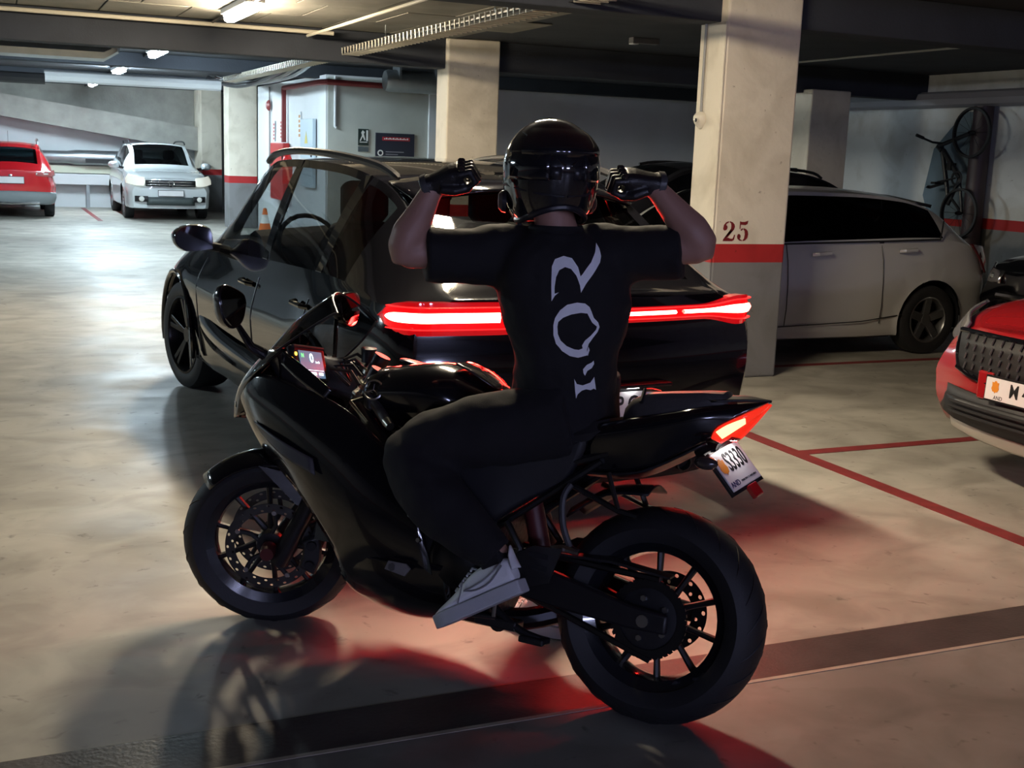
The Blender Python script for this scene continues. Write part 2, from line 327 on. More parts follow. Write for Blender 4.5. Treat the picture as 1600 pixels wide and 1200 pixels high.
# ceiling services: cable tray, conduits, pipes
ct = empty('cable_tray', (3.85, 0, 2.72)); tag(ct, 'long ladder cable tray hanging under the ceiling above the rider', 'cable tray')
for s in (-.1, .1):
    for z in (-.02,.05): MB().tube([(s,3.5,z),(s,24,z)], .004, 5).build('side_wire', mat('tray_dark',(.10,.10,.10),.45,metal=.6), ct)
rg = None
for k in range(130):
    if rg is None: rg = MB().tube([(-.1,0,.05),(-.1,0,-.02),(.1,0,-.02),(.1,0,.05)], .011, 6).build('tray_rib', mat('tray_rib',(.62,.58,.48),.4,metal=.3), ct); b = rg
    else: b = rg.copy(); COL.objects.link(b)
    b.location = (0, 6.0+k*.115, 0)
for k, dx in enumerate((-.05, 0, .045)): MB().tube([(dx+random.uniform(-.01,.01), 3.5+i*1.6, .025+.006*(i % 2)) for i in range(13)], .014, 6).build('cable', M_CABLE if k else SATIN, ct)
for y in (6.5, 9.5, 12.5, 16, 20): MB().tube([(.1,y,.0),(.1,y,.26)], .006, 6).build('hanger_rod', M_GALV, ct)
def conduit(name, pts, r, m, label, cat='pipe'): return tag(MB().tube(pts, r, 8).build(name, m), label, cat)
conduit('conduit', [(3.32,8.0,2.86),(3.32,13.35,2.86)], .016, mat('cream_pipe',(.55,.50,.40),.5), 'thin cream conduit running along the ceiling beside the cable tray')
conduit('conduit', [(-6,13.30,2.90),(3.6,13.30,2.90)], .022, MATS['cream_pipe'], 'cream conduit crossing the ceiling in front of the beam')
conduit('lamp_conduit', [(2.28,4.8,2.925),(2.28,31,2.925)], .016, SATIN, 'dark conduit linking the row of lamps along the ceiling')
conduit('conduit', [(5.4,8.9,2.90),(9.8,7.0,2.90)], .012, M_CABLE, 'thin pale wire stretched under the ceiling right of the pillar numbered 25', 'wire')
conduit('conduit', [(8.95,12.6,2.86),(8.95,7.2,2.86)], .012, M_CABLE, 'thin pale wire running under the dark ceiling above the silver car', 'wire')
conduit('drain_pipe', [(-6,14.6,2.62),(1.28,14.6,2.62),(1.36,14.6,2.66),(1.38,14.6,2.9)], .10, M_GALV, 'thick grey drain pipe with elbow below ceiling at upper left')
conduit('drain_pipe', [(-2,20.2,2.55),(.9,20.2,2.55)], .085, PLAST, 'black pipe under the ceiling behind the grey drain pipe')
conduit('vent_pipe', [(.9,20.3,2.60),(3.6,20.3,2.60)], .09, M_WHITE, 'white round pipe under the ceiling left of the far pillar')
conduit('wall_pipe', [(12.2,7.0,2.62),(12.2,18.5,2.62)], .11, mat('grey_pipe',(.30,.30,.33),.6), 'thick grey pipe running along top of the right wall')
sd = empty('silver_duct', (5.75, 18.2, 2.72)); tag(sd, 'short silver duct under ceiling above the dark notice board', 'duct')
MB().lathe((0,0,0), (1,0,0), [(0,0),(.15,0),(.17,.05),(.17,1.0),(0,1.0)], 18).build('duct_shell', M_GALV, sd)
for x in (.2,.8): MB().box(x-.015,x+.015,-.18,.18,.0,.25).build('strap', M_GALV, sd, smooth=False)
conduit('fire_pipe', [(4.93,21.54,1.73),(4.93,21.54,2.68),(4.93,19.0,2.68),(4.99,18.79,2.68),(6.75,18.79,2.66)], .045, M_REDPIPE, 'dark red fire pipe running up white wall and round the corner')
conduit('wall_conduit', [(5.14,18.86,2.78),(5.14,18.86,2.0),(5.16,18.85,1.98)], .022, M_WHITE, 'white conduit with junction end down the corner wall')
conduit('wall_conduit', [(4.97,22.9,2.75),(4.97,22.9,1.2)], .016, M_CABLE, 'grey conduit down the white wall beside the fire bell')
tag(MB().lathe((4.96,22.87,2.41), (-1,0,0), [(0,.06),(.06,.055),(.10,.02),(.10,0)], 16).build('fire_bell', M_REDPIPE), 'round red fire bell on white wall', 'bell')
# bundle of cables at the ceiling over the white wall
for k, (m_, l_) in enumerate(((SATIN,'sagging black cable under the ceiling beside the cable tray'),(M_CABLE,'sagging grey cable under the ceiling beside the cable tray'),(M_GALV,'shiny flexible metal hose under the ceiling beside the cable tray'))):
    tag(MB().tube(crom([(4.08+k*.14, 24.3, 2.93), (4.10+k*.14, 22.4, 2.72+.03*k), (4.12+k*.14, 20.8, 2.66+.03*k), (4.1+k*.14, 18.4, 2.74), (4.12+k*.14, 16.5+.2*k, 2.95)],4), .04, 7).build('ceiling_cable', m_), l_, 'cable')
# wall objects
fb = MB().box(4.86, 4.98, 21.3, 22.35, .7, 1.72).build('hose_cabinet', mat('red_cabinet', (.45,.012,.012), .4), smooth=False, bevel=.02); tag(fb, 'red fire hose cabinet on the white wall', 'cabinet')
ex = empty('fire_extinguisher', (4.86, 20.95, 1.0)); tag(ex, 'red fire extinguisher with black hose beside red cabinet', 'extinguisher')
MB().lathe((0,0,0), (0,0,1), [(0,0),(.085,.01),(.09,.05),(.09,.42),(.05,.52),(.025,.54),(.025,.58),(0,.58)], 16).build('cylinder', mat('extinguisher_red', (.55,.015,.015), .25), ex)
MB().tube([(0,0,.56),(-.05,.08,.62),(-.06,.16,.5),(-.03,.18,.2)], .014, 6).build('hose', SATIN, ex)
MB().box(-.05,.02,-.05,.05,.58,.62).build('handle', DARKM, ex, smooth=False)
el = empty('electric_cabinet', (4.98, 19.85, 1.0)); tag(el, 'pale blue electric cabinet with yellow warning mark on white wall', 'cabinet')
MB().box(-.06,0,-.42,.42,0,1.12).build('door', mat('pale_blue', (.45,.55,.62), .5), el, smooth=False, bevel=.01)
MB().prism([(-.062,.10,.72),(-.062,-.10,.72),(-.062,0,.92)], (-.003,0,0)).build('warning_triangle', mat('sign_yellow', (.6,.5,.1), .5), el, smooth=False)
MB().box(-.075,-.06,-.37,-.34,.5,.62).build('lock_handle', DARKM, el, smooth=False)
for y, z0, z1, m in ((22.55,1.75,2.12,'red'), (21.95,1.78,2.15,'red'), (20.55,1.80,2.25,'orange')):
    o = MB().box(4.975, 4.99, y-.07, y+.07, z0, z1).build('wall_sign', M_WHITE, smooth=False)
    c = mat('sign_red', (.45,.05,.05), .5) if m == 'red' else mat('sign_orange', (.5,.2,.03), .5)
    for i in range(5): MB().box(4.970, 4.975, y-.05, y+.05, z0+.03+i*(z1-z0-.05)/5, z0+.03+(i+.6)*(z1-z0-.05)/5).build('print_mark', c, o, smooth=False)
    tag(o, {22.55: 'narrow red lettered sign on white wall nearest the fire bell', 21.95: 'narrow red lettered sign on white wall left of the red pipe', 20.55: 'narrow orange sign on white wall above the electric cabinet'}[y], 'sign')
es = MB().box(5.53, 5.70, 18.865, 18.885, 1.72, 1.98).build('emergency_sign', mat('sign_dark', (.02,.035,.03), .5), smooth=False); tag(es, 'small dark sign with white running figure and door', 'sign')
SGW = mat('sign_white', (.75,.76,.74), .5)
mb = MB(); mb.prism([(5.66,18.863,1.79),(5.69,18.863,1.79),(5.69,18.863,1.96),(5.66,18.863,1.96)], (0,-.003,0)); mb.prism([(5.55,18.863,1.79),(5.57,18.863,1.79),(5.60,18.863,1.86),(5.63,18.863,1.80),(5.645,18.863,1.81),(5.62,18.863,1.90),(5.635,18.863,1.93),(5.60,18.863,1.96),(5.575,18.863,1.92),(5.59,18.863,1.88)], (0,-.003,0))
mb.box(5.55,5.68,18.86,18.863,1.765,1.778); mb.build('running_figure', SGW, es, smooth=False)
o = MB().box(5.53, 5.70, 18.867, 18.885, 1.62, 1.70).build('emergency_plate', mat('sign_grey', (.09,.11,.12), .5), smooth=False); tag(o, 'plain dark plate below the running figure sign', 'sign')
nbd = MB().box(5.82, 6.48, 18.86, 18.885, 1.42, 1.93).build('notice_board', mat('board_navy', (.025,.028,.045), .45), smooth=False); tag(nbd, 'dark notice board with red header strip on greenish wall', 'notice board')
MB().box(5.93, 6.40, 18.855, 18.86, 1.81, 1.87).build('red_header', mat('board_red', (.32,.02,.03), .5), nbd, smooth=False)
mb = MB()
for i in range(14): mb.box(5.96+i*.03, 5.98+i*.03, 18.852, 18.855, 1.83, 1.845+.01*(i % 2))
mb.build('header_print', SGW, nbd, smooth=False)
MB().lathe((5.90,18.858,1.61), (0,-1,0), [(.03,0),(.05,0),(.05,.004),(.03,.004)], 14, closed=True).build('round_mark', SGW, nbd)
for i in range(2): MB().box(5.99, 6.30-.1*i, 18.855, 18.858, 1.625-.04*i, 1.637-.04*i).build('print_line', mat('print_grey',(.3,.3,.34),.5), nbd, smooth=False)
# traffic cone near the far pillar
cn = empty('traffic_cone', (4.77, 22.4, 0)); tag(cn, 'orange traffic cone with white band beyond the black car', 'cone')
MB().box(-.16,.16,-.16,.16,0,.03).build('base', mat('cone_orange', (.75,.16,.02), .5), cn, smooth=False, bevel=.01)
MB().lathe((0,0,.03), (0,0,1), [(.13,0),(.09,.20)], 20).build('lower_cone', MATS['cone_orange'], cn)
MB().lathe((0,0,.23), (0,0,1), [(.092,0),(.055,.16)], 20).build('white_band', SGW, cn)
MB().lathe((0,0,.39), (0,0,1), [(.055,0),(.03,.12),(0,.12)], 20).build('tip', MATS['cone_orange'], cn)
# lamps
def lamp(x, y, z, col, s, label, lit=True):
    o = empty('ceiling_lamp', (x, y, z)); tag(o, label, 'ceiling lamp', 'tube lamps along the lane' if lit else None)
    MB().box(-.09,.09,-.62,.62,.02,.08).build('housing', M_WHITE, o, smooth=False, bevel=.01)
    pr = [(-.065,0,.02),(-.055,0,-.035),(-.03,0,-.05),(.03,0,-.05),(.055,0,-.035),(.065,0,.02)]
    MB().prism([(a,-.6,c) for a,_,c in pr], (0,1.2,0)).build('diffuser', emis('lamp_%s_%d' % (label[:8], int(y)), col, s) if lit else mat('dead_diffuser', (.35,.35,.36), .4), o, smooth=False)
    return o
lamp(2.34, 5.46, 2.885, LAMP_WARM, LAMP_KEY, 'lit tube lamp hanging right above the rear of the black car')
lamp(2.28, 11.7, 2.885, LAMP_WARM, LAMP_KEY, 'nearest lit tube lamp seen at top of the picture')
lamp(2.28, 17.7, 2.885, LAMP_COOL, LAMP_FAR, 'second lit lamp along the lane, above the white car')
lamp(2.28, 23.0, 2.885, LAMP_COOL, LAMP_FAR, 'farthest visible lit lamp along the lane')
lamp(2.28, 28.6, 2.885, LAMP_COOL, LAMP_FAR, 'lit lamp above the far parked cars')
lamp(-6.0, 20.0, 2.885, LAMP_COOL, LAMP_FAR, 'lit lamp in the bay far left')
lamp(-6.0, 11.0, 2.885, LAMP_COOL, LAMP_FAR, 'lit lamp in the near bay at left')
em_ = empty('emergency_light', (6.75, 11.9, 2.93)); tag(em_, 'small unlit emergency light on the dark ceiling above the rider', 'emergency light')
MB().box(-.17,.17,-.05,.05,-.02,.04).build('housing', mat('dull_housing',(.16,.16,.17),.5), em_, smooth=False, bevel=.008); MB().box(-.17,-.09,-.045,.045,-.035,-.02).build('lens', M_WHITE, em_, smooth=False, bevel=.006)
def wall_lamp(x, label):
    o = empty('wall_lamp', (x, -6.99, 2.25)); tag(o, label, 'wall lamp', 'tube lamps on the wall behind')
    MB().box(-.65,.65,-.01,.05,-.14,.14).build('housing', M_WHITE, o, smooth=False, bevel=.01)
    MB().prism([(-.6,.05,-.11),(-.6,.10,-.07),(-.6,.10,.07),(-.6,.05,.11)], (1.2,0,0)).build('diffuser', emis('wall_lamp_light', (.56,.60,1.0), LAMP_WALL), o, smooth=False)
wall_lamp(-2.6, 'left one of the tube lamps on the front wall'); wall_lamp(0.4, 'middle one of the tube lamps on the front wall'); wall_lamp(3.4, 'right one of the tube lamps on the front wall')
# ------------------------------------------------------------------ cars
def wheel(car, x, side, yo, rad, wid, rimr, nsp, rimm, steer=0.0, twin=False, simple=False):
    """wheel part: rim mesh with tyre, spokes, hub as sub-parts; yo = outer face |y|"""
    c = Vector((x, side*(yo-wid/2), rad)); M = Matrix.Translation(c) @ Matrix.Rotation(steer, 4, 'Z')
    o = side*wid/2
    mb = MB(M); mb.lathe((0,0,0), (0,1,0), [(rimr,o*.96),(rimr-.012,o*.98),(rimr-.025,o*.80),(rimr-.03,-o*.6)], 32)
    w = mb.build('wheel', rimm, car)
    ty = MB(M); ty.lathe((0,0,0), (0,1,0), [(rimr-.005,o*.9),(rimr+.02,o),(rad-.035,o*1.0),(rad-.008,o*.88),(rad,o*.6),(rad,-o*.6),(rad-.01,-o*.9),(rimr,-o)], 40)
    ty.build('tyre', RUBBER, w)
    MB(M).lathe((0,0,0), (0,1,0), [(0,-o*.1),(rimr-.03,-o*.1)], 24).build('brake_shadow', SATIN, w)
    MB(M).lathe((0,0,0), (0,1,0), [(rimr*.55,o*.1),(rimr*.72,o*.1),(rimr*.72,o*.18),(rimr*.55,o*.18)], 24, closed=True).build('brake_disc', DARKM, w)
    MB(M).lathe((0,0,0), (0,1,0), [(0,o*.72),(.05,o*.72),(.07,o*.55),(.07,0)], 16).build('hub', rimm, w)
    sp = None
    for k in range(nsp):
        a = 2*math.pi*k/nsp+.3
        for d in ((-.12, .12) if twin else (0,)):
            ca, sa = math.cos(a+d*.35), math.sin(a+d*.35); cb, sb = math.cos(a+d), math.sin(a+d)
            q = MB(M); wdt = .017 if twin else .036
            q.obox(((ca*.05+cb*(rimr-.02))/2, o*.66, (sa*.05+sb*(rimr-.02))/2), Vector(((cb*(rimr-.02)-ca*.05)/2, o*.10, (sb*(rimr-.02)-sa*.05)/2)), Vector((-sb*wdt, 0, cb*wdt)), Vector((0, .016, 0)))
            q.build('spoke', rimm, w, smooth=False, bevel=.005)
    return w
def make_car(name, label, loc, rz, st, paint, wheels, windows, shield, rearw, rdx=None, fdx=None, bow=(.05,.08), gl=None, seats=None, group=None, wheel_kw=None, glass_side=None, glass_front=None):
    """st rows: x, ztop, zrail, yrail, zbelt, ybelt, zsh, ysh, zsill, ysill (x forward from the rear bumper)"""
    car = empty(name, loc, rz); tag(car, label, 'car', group)
    xs = [s[0] for s in st]; L = xs[-1]
    X = []
    for i in range(len(xs)-1):
        n = max(1, int(math.ceil((xs[i+1]-xs[i])/.055)))
        X += [xs[i]+(xs[i+1]-xs[i])*k/n for k in range(n)]
    X.append(L)
    col = lambda k, x: interp(xs, [s[k] for s in st], x)
    rings = []; 
    for x in X:
        zt, zr, yr, zb, yb, zs, ys, zl, yl = [col(k, x) for k in range(1, 10)]
        low = crom([(yl-.10,zl-.01,0),(yl,zl,0),(yl*.4+ys*.6,zl+.28*(zs-zl),0),(ys*1.0,zl+.72*(zs-zl),0),(ys,zs,0),(yb,zb,0)], 3)
        half = [(p.x, p.y) for p in low]; jb = len(half)-1
        for q in (.07,.25,.45,.65,.82,.93,1.0):
            b = .025*math.sin(math.pi*q)*min(1, (zr-zb)/.4); half.append((yb+(yr-yb)*q+b, zb+(zr-zb)*q))
        jr = len(half)-1
        for q in (.06,.12,.28,.5,.75,1.0): half.append((yr*(1-q), zr+(zt-zr)*(1-(1-q)**2.2)))
        rings.append(half)
    nj = len(rings[0]); nx = len(X)
    rd = lambda z, t: (interp([p[0] for p in t], [p[1] for p in t], z) if t else 0)
    def P(i, j, s):
        y, z = rings[i][j]; x = X[i]
        if rdx: x += rd(z, rdx)*max(0, 1-X[i]/.35)**2
        if fdx: x += rd(z, fdx)*max(0, 1-(L-X[i])/.5)**2
        return Vector((x, s*y, z))
    # wheel arches: snap grid on the arch circle
    pos = {}; inside = set()
    for i in range(nx):
        for j in range(nj):
            for s in (1, -1):
                p = P(i, j, s)
                if j <= jb-1:
                    for (wx, wr, ar) in wheels:
                        dx, dz = p.x-wx, p.z-wr; d = math.hypot(dx, dz)
                        if d < ar:
                            inside.add((i,j,s)); d = max(d, .01); p = Vector((wx+dx/d*ar, p.y+ (0.012*s), wr+dz/d*ar))
                pos[(i,j,s)] = p
    F = {'body': []}
    def region(i, j):
        xm = (X[i]+X[i+1])/2; zb, zr = rings[i][jb][1], rings[i][jr][1]
        if jb+1 <= j < jr-1:
            for k, (a, b) in enumerate(windows):
                if a <= xm <= b and zr-zb > .10: return 'side%d' % k
        if j >= jr+2:
            if shield[0] <= xm <= shield[1]: return 'windscreen'
            if rearw and rearw[0] <= xm <= rearw[1]: return 'rear_window'
        return 'body'
    for i in range(nx-1):
        for j in range(nj-1):
            r = region(i, j)
            for s in (1, -1):
                ks = [(i,j,s),(i+1,j,s),(i+1,j+1,s),(i,j+1,s)]
                if all(k in inside for k in ks): continue
                F.setdefault(r+(str(s) if r.startswith('side') else ''), []).append([pos[k] for k in ks])
    body = MB()
    for q in F['body']: body.add(q, [(0,1,2,3)])
    for e, i in ((0, 0), (1, nx-1)):   # end caps
        rows = []
        for j in range(1, nj):
            a = pos[(i,j,1)]; rows.append([Vector((a.x+(bow[e]*(1-c*c))*(-1 if e == 0 else 1)*min(1, a.y/.4), a.y*c, a.z)) for c in [1-2*k/16 for k in range(17)]])
        body.grid(rows)
    bo = body.build('body', paint, car, weld=True, ang=28)
    g = gl or GLASSD
    names = {'windscreen': 'windscreen', 'rear_window': 'rear_window'}
    for r, fs in F.items():
        if r == 'body': continue
        mb = MB()
        for q in fs: mb.add(q, [(0,1,2,3)])
        mb.build(names.get(r, 'side_window'), ((glass_side[int(r[4])] if glass_side else g) if r.startswith('side') else ((glass_front or g) if r == 'windscreen' else g)), car, weld=True, ang=60)
    zl = min(s[8] for s in st); ymx = max(s[9] for s in st)
    wl = [w[0] for w in wheels]
    MB().box(max(wl)*0+min(wl)+wheels[0][2], max(wl)-wheels[0][2], -ymx+.06, ymx-.06, zl-.02, zl+.08).build('underbody', SATIN, car, smooth=False)
    MB().box(.12, L-.2, -.48, .48, zl, zl+.12).build('floor_pan', SATIN, car, smooth=False)
    kw = wheel_kw or {}
    for n_, (wx, wr, ar) in enumerate(wheels):
        ys = interp(xs, [s[7] for s in st], wx)
        for s in (1, -1):
            mb = MB(); mb.lathe((wx, 0, wr), (0,1,0), [(ar+.004, s*(ys-.03)), (ar-.01, s*(ys-.42)), (.02, s*(ys-.42))], 20, a0=-1.8, a1=1.8); mb.build('wheel_well', SATIN, car)
            k2 = dict(kw); 
            if n_ != len(wheels)-1: k2.pop('steer', None)
            wheel(car, wx, s, ys-.015, wr, k2.pop('wid', .22), k2.pop('rimr', wr*.68), k2.pop('nsp', 5), k2.pop('rimm', ALU), **k2)
    # cabin: floor, dashboard, seats
    if seats:
        zf = seats.get('z', .55)
        MB().box(seats['x0'], seats['x1'], -.62, .62, zl+.08, zf-.12).build('cabin_floor', INTER, car, smooth=False)
        MB().tube([(seats['x1']-.1,-.6,zf+.28),(seats['x1']-.05,0,zf+.32),(seats['x1']-.1,.6,zf+.28)], (.16), 10).build('dashboard', INTER, car)
        for sx, sy in seats['pos']:
            q = MB(); q.loft([[Vector((sx+a, sy+b*w_, zf+zz)) for a, b in ((.24,-1),(.24,1),(-.24,1),(-.24,-1))] for zz, w_ in ((-.14,.22),(-.02,.24),(.04,.22))])
            q.build('seat_base', INTER, car, bevel=.04)
            q = MB(); q.loft([[Vector((sx-.2-zz*.28+a, sy+b*w_, zf+zz)) for a, b in ((.07,-1),(.07,1),(-.07,1),(-.07,-1))] for zz, w_ in ((-.05,.22),(.2,.25),(.45,.23),(.58,.16))])
            q.build('seat_back', INTER, car, bevel=.04)
            q = MB(); q.loft([[Vector((sx-.38+a, sy+b*w_, zf+zz)) for a, b in ((.05,-1),(.05,1),(-.05,1),(-.05,-1))] for zz, w_ in ((.56,.08),(.62,.13),(.76,.13),(.80,.10))])
            q.build('headrest', INTER, car, bevel=.03)
        if seats.get('wheel'):
            sx, sy = seats['wheel']; MB().lathe((sx, sy, zf+.38), (-1,0,.45), [(.175,0),(.19,.014),(.205,0),(.19,-.014)], 24, closed=True).build('steering_wheel', SATIN, car)
    car['_L'] = L
    return car, pos, (X, rings, jb, jr)
MIRD = mat('car_mirror_glass', (.10,.105,.12), .05, metal=1.0)
def mirror_part(car, x, y, z, s, paint, k=1.0):
    ol = crom([(-.10,-.050,0),(.04,-.062,0),(.105,-.020,0),(.10,.045,0),(.02,.080,0),(-.085,.058,0),(-.10,-.050,0)], 4)[:-1]
    rg = lambda dx, q: [Vector((x+dx*k, s*(y+p.x*k*q), z+p.y*k*q)) for p in ol]
    m = MB().loft([rg(-.035,.94), rg(-.02,1.0), rg(.05,.95), rg(.10,.75), rg(.135,.35)]).build('wing_mirror', paint, car)
    MB().prism(rg(-.036,.88), (-.003,0,0)).build('mirror_glass', MIRD, m, smooth=False)
    MB().tube([(x+.04, s*(y-.05*k), z-.03*k), (x+.06, s*(y-.2*k), z-.06*k)], .025*k, 8).build('mirror_stalk', SATIN, m)
def plate(car, o, xdir, out, w, h, txt, sz, emblem=True, sub=None, frame_m=SATIN):
    M = frame(o, xdir, out)
    p = MB(M).box(-w/2, w/2, -h/2, h/2, 0, .006).build('number_plate', PLATEW, car, smooth=False, bevel=.002)
    MB(M).box(-w/2-.01, w/2+.01, -h/2-.01, h/2+.01, -.008, -.0005).build('plate_frame', frame_m, p, smooth=False)
    if txt: text_geo(txt, sz, M @ Matrix.Translation((.06*w if emblem else 0, .04*h if sub else 0, .0065)), .0008, bold=sz*.012, sx=.8).build('plate_lettering', INK, p, smooth=False)
    if sub: text_geo(sub, sz*.30, M @ Matrix.Translation((-.32*w, -.38*h, .0065)), .0006, sx=.9).build('plate_country', INK, p, smooth=False)
    return p, M

# ---- the black SUV with lit tail bar (heading +y, turned 4 degrees)
#        x    zt    zr    yr    zb    yb    zsh   ysh   zsill ysill
PS = [(0.00,1.085,1.06, 0.66, 0.985,0.80, 0.90, 0.835,0.34, 0.74),
      (0.05,1.10, 1.07, 0.68, 1.00, 0.855,0.90, 0.885,0.32, 0.82),
      (0.14,1.135,1.10, 0.675,1.02, 0.890,0.90, 0.925,0.30, 0.88),
      (0.32,1.255,1.215,0.65, 1.03, 0.905,0.90, 0.945,0.28, 0.90),
      (0.52,1.385,1.34, 0.62, 1.04, 0.905,0.90, 0.955,0.27, 0.91),
      (0.72,1.485,1.44, 0.61, 1.04, 0.900,0.88, 0.958,0.265,0.91),
      (0.95,1.55, 1.51, 0.62, 1.035,0.890,0.85, 0.960,0.26, 0.91),
      (1.40,1.60, 1.565,0.64, 1.02, 0.875,0.78, 0.945,0.25, 0.90),
      (2.00,1.615,1.58, 0.65, 1.00, 0.87, 0.77, 0.935,0.25, 0.89),
      (2.45,1.60, 1.565,0.645,0.985,0.865,0.77, 0.935,0.25, 0.89),
      (2.75,1.53, 1.48, 0.65, 0.98, 0.86, 0.77, 0.938,0.25, 0.89),
      (3.05,1.36, 1.31, 0.67, 0.975,0.86, 0.78, 0.945,0.25, 0.90),
      (3.35,1.15, 1.12, 0.70, 0.97, 0.86, 0.80, 0.955,0.26, 0.90),
      (3.52,1.03, 1.02, 0.70, 0.96, 0.855,0.81, 0.958,0.27, 0.90),
      (3.85,0.99, 0.985,0.66, 0.94, 0.84, 0.80, 0.955,0.28, 0.90),
      (4.20,0.93, 0.925,0.62, 0.89, 0.80, 0.72, 0.93, 0.26, 0.86),
      (4.45,0.84, 0.83, 0.60, 0.79, 0.74, 0.62, 0.87, 0.24, 0.80),
      (4.60,0.72, 0.70, 0.56, 0.66, 0.66, 0.54, 0.76, 0.25, 0.70)]
RIMB = mat('black_rim', (.02,.02,.022), .3, metal=.6)
suv, spos, sgeo = make_car('black_suv', 'glossy black five door SUV with red tail light bar glowing behind the rider', (2.37, 4.5, 0), R(94), PS, BLACK,
    [(0.99,.365,.42),(3.78,.365,.42)], [(0.66,1.02),(1.10,1.95),(2.06,3.16)], (2.50,3.42), (0.15,0.66), rdx=[(.2,.06),(.5,-.02),(.75,-.03),(.95,.0),(1.1,.0)], bow=(.07,.14),
    seats=dict(x0=.9, x1=3.2, z=.68, pos=[(2.15,.38),(2.15,-.38),(1.35,.38),(1.35,-.38)], wheel=(2.72,.38)), wheel_kw=dict(wid=.255, rimr=.265, nsp=5, rimm=RIMB, twin=True, steer=R(9)), gl=GLASSD, glass_side=[GLASSD, glass('side_glass', (.38,.39,.40)), glass('front_side_glass', (.80,.82,.82))], glass_front=GLASSC)
def bodyline(x, zz):    # half width of the SUV at (x, z) by interpolation of its rings
    X, rings, jb, jr = sgeo; i = min(range(len(X)), key=lambda k: abs(X[k]-x)); h = rings[i]
    for j in range(1, len(h)-1):
        if h[j][1] <= zz <= h[j+1][1]:
            t = (zz-h[j][1])/max(1e-6, h[j+1][1]-h[j][1]); return h[j][0]+(h[j+1][0]-h[j][0])*t
    return h[jb][0]
# tail light bar following the rear plan of the body
plan = [(x, bodyline(x, .985)+.003) for x in (.55,.42,.30,.19,.11,.05,.0)]; _y0 = plan[-1][1]
plan += [(-.068*(1-c*c), _y0*c) for c in (.88,.70,.48,.24,0)]
plan = plan+[(x,-y) for x, y in reversed(plan[:-1])]
def band(z0, z1, off, i0, i1, name, m, par, curve=None):
    pts = crom([(x,y,0) for x, y in plan], 4); n = len(pts); rows = [[], []]
    a, b = int(i0*(n-1)), int(i1*(n-1)); nr = []
    for k in range(a, b+1):
        p = pts[k]; tng = (pts[min(k+1,n-1)]-pts[max(k-1,0)]).normalized(); nrm = Vector((tng.y, -tng.x, 0)); nrm = nrm if nrm.dot(Vector((p.x-.9, p.y, 0))) > 0 else -nrm
        s = k/(n-1); zz0, zz1 = z0(s) if callable(z0) else z0, z1(s) if callable(z1) else z1
        q = p+nrm*off; rows[0].append(Vector((q.x,q.y,zz0))); rows[1].append(Vector((q.x,q.y,zz1))); nr.append(nrm)
    mid = [(rows[0][k]+rows[1][k])/2+nr[k]*.008 for k in range(len(nr))]
    inn = [[rows[i][k]-nr[k]*.05 for k in range(len(nr))] for i in (0, 1)]
    return MB().grid([inn[0], rows[0], mid, rows[1], inn[1]]).build(name, m, par, ang=60)
def taper(s, mid, end):  # s 0 = left end .. 1 = right end; thick at the ends, thin in the middle
    d = abs(s-.5)*2; a, w = (.10,.12) if s < .5 else (.26,.16); t = min(1, max(0, (d-a)/w)); t = t*t*(3-2*t); return mid+(end-mid)*t
LENS = mat('tail_lens_red', (.30,.004,.006), .08, coat=1.0, emit=(1,.006,.012), estr=.42)
CORE = emis('tail_core', (1.0,.028,.020), TAIL_CORE)
def tip(s, s0, w):
    d = s-s0 if s < .5 else 1-LAR-(s0-LA)-s
    return math.sqrt(max(0.0, 1-(1-min(1, max(0, d/w)))**2))
LA, LB_, LAR = .155, .185, .186
lz = lambda s, zc, h: (zc-h*tip(s,LA,.09), zc+h*tip(s,LA,.09))
lb = band(lambda s: lz(s, .985, taper(s,.034,.068))[0], lambda s: lz(s, .985, taper(s,.032,.066))[1], .012, LA, 1-LAR, 'tail_light_bar', LENS, suv)
cz = lambda s, k: .990+k*taper(s,.008,.020)*(.35+.65*tip(s,LB_,.06))
for a, b in ((LB_,.395),(.402,.598),(.605,1-LAR-.012)): band(lambda s: cz(s,-1), lambda s: cz(s,1), .023, a, b, 'light_strip', CORE, lb)
for a, b in ((.385,.393),): pass
for k_ in (-.047,.043): band(lambda s: .987+k_*taper(s,.5,1), lambda s: .992+k_*taper(s,.5,1), .0215, .19, .79, 'lens_ridge', mat('lens_ridge', (.25,.01,.012), .2, emit=(1,.02,.02), estr=1.6), lb)
# tailgate lettering strip, plate recess, bumper details
pp_, ppM = plate(suv, (-.115, .0, .60), (0,-1,0), (-1,0,.06), .52, .11, None, .10)
text_geo('P C', .095, ppM @ Matrix.Translation((.125,0,.0066)), .0008, bold=.002, sx=.8).build('plate_lettering', INK, pp_, smooth=False)
MB().box(-.150,-.05,-.34,.34,.676,.692).build('plate_light_bar', SATIN, suv, smooth=False, bevel=.005)
for y_ in (-.14,.14): MB().box(-.140,-.122,y_-.03,y_+.03,.6735,.6758).build('plate_light', emis('suv_plate_light',(1,.97,.95),14.0), suv, smooth=False)
bm_ = MB(); bm_.grid(patch([[(.30,.93,.44),(.06,.84,.44),(-.09,.5,.44),(-.11,0,.44),(-.09,-.5,.44),(.06,-.84,.44),(.30,-.93,.44)],
                            [(.30,.93,.34),(.05,.85,.34),(-.10,.5,.34),(-.12,0,.34),(-.10,-.5,.34),(.05,-.85,.34),(.30,-.93,.34)],
                            [(.30,.91,.26),(.08,.80,.25),(-.05,.5,.24),(-.06,0,.24),(-.05,-.5,.24),(.08,-.80,.25),(.30,-.91,.26)]], 4, 3)).build('rear_diffuser', PLAST, suv, solid=.02)
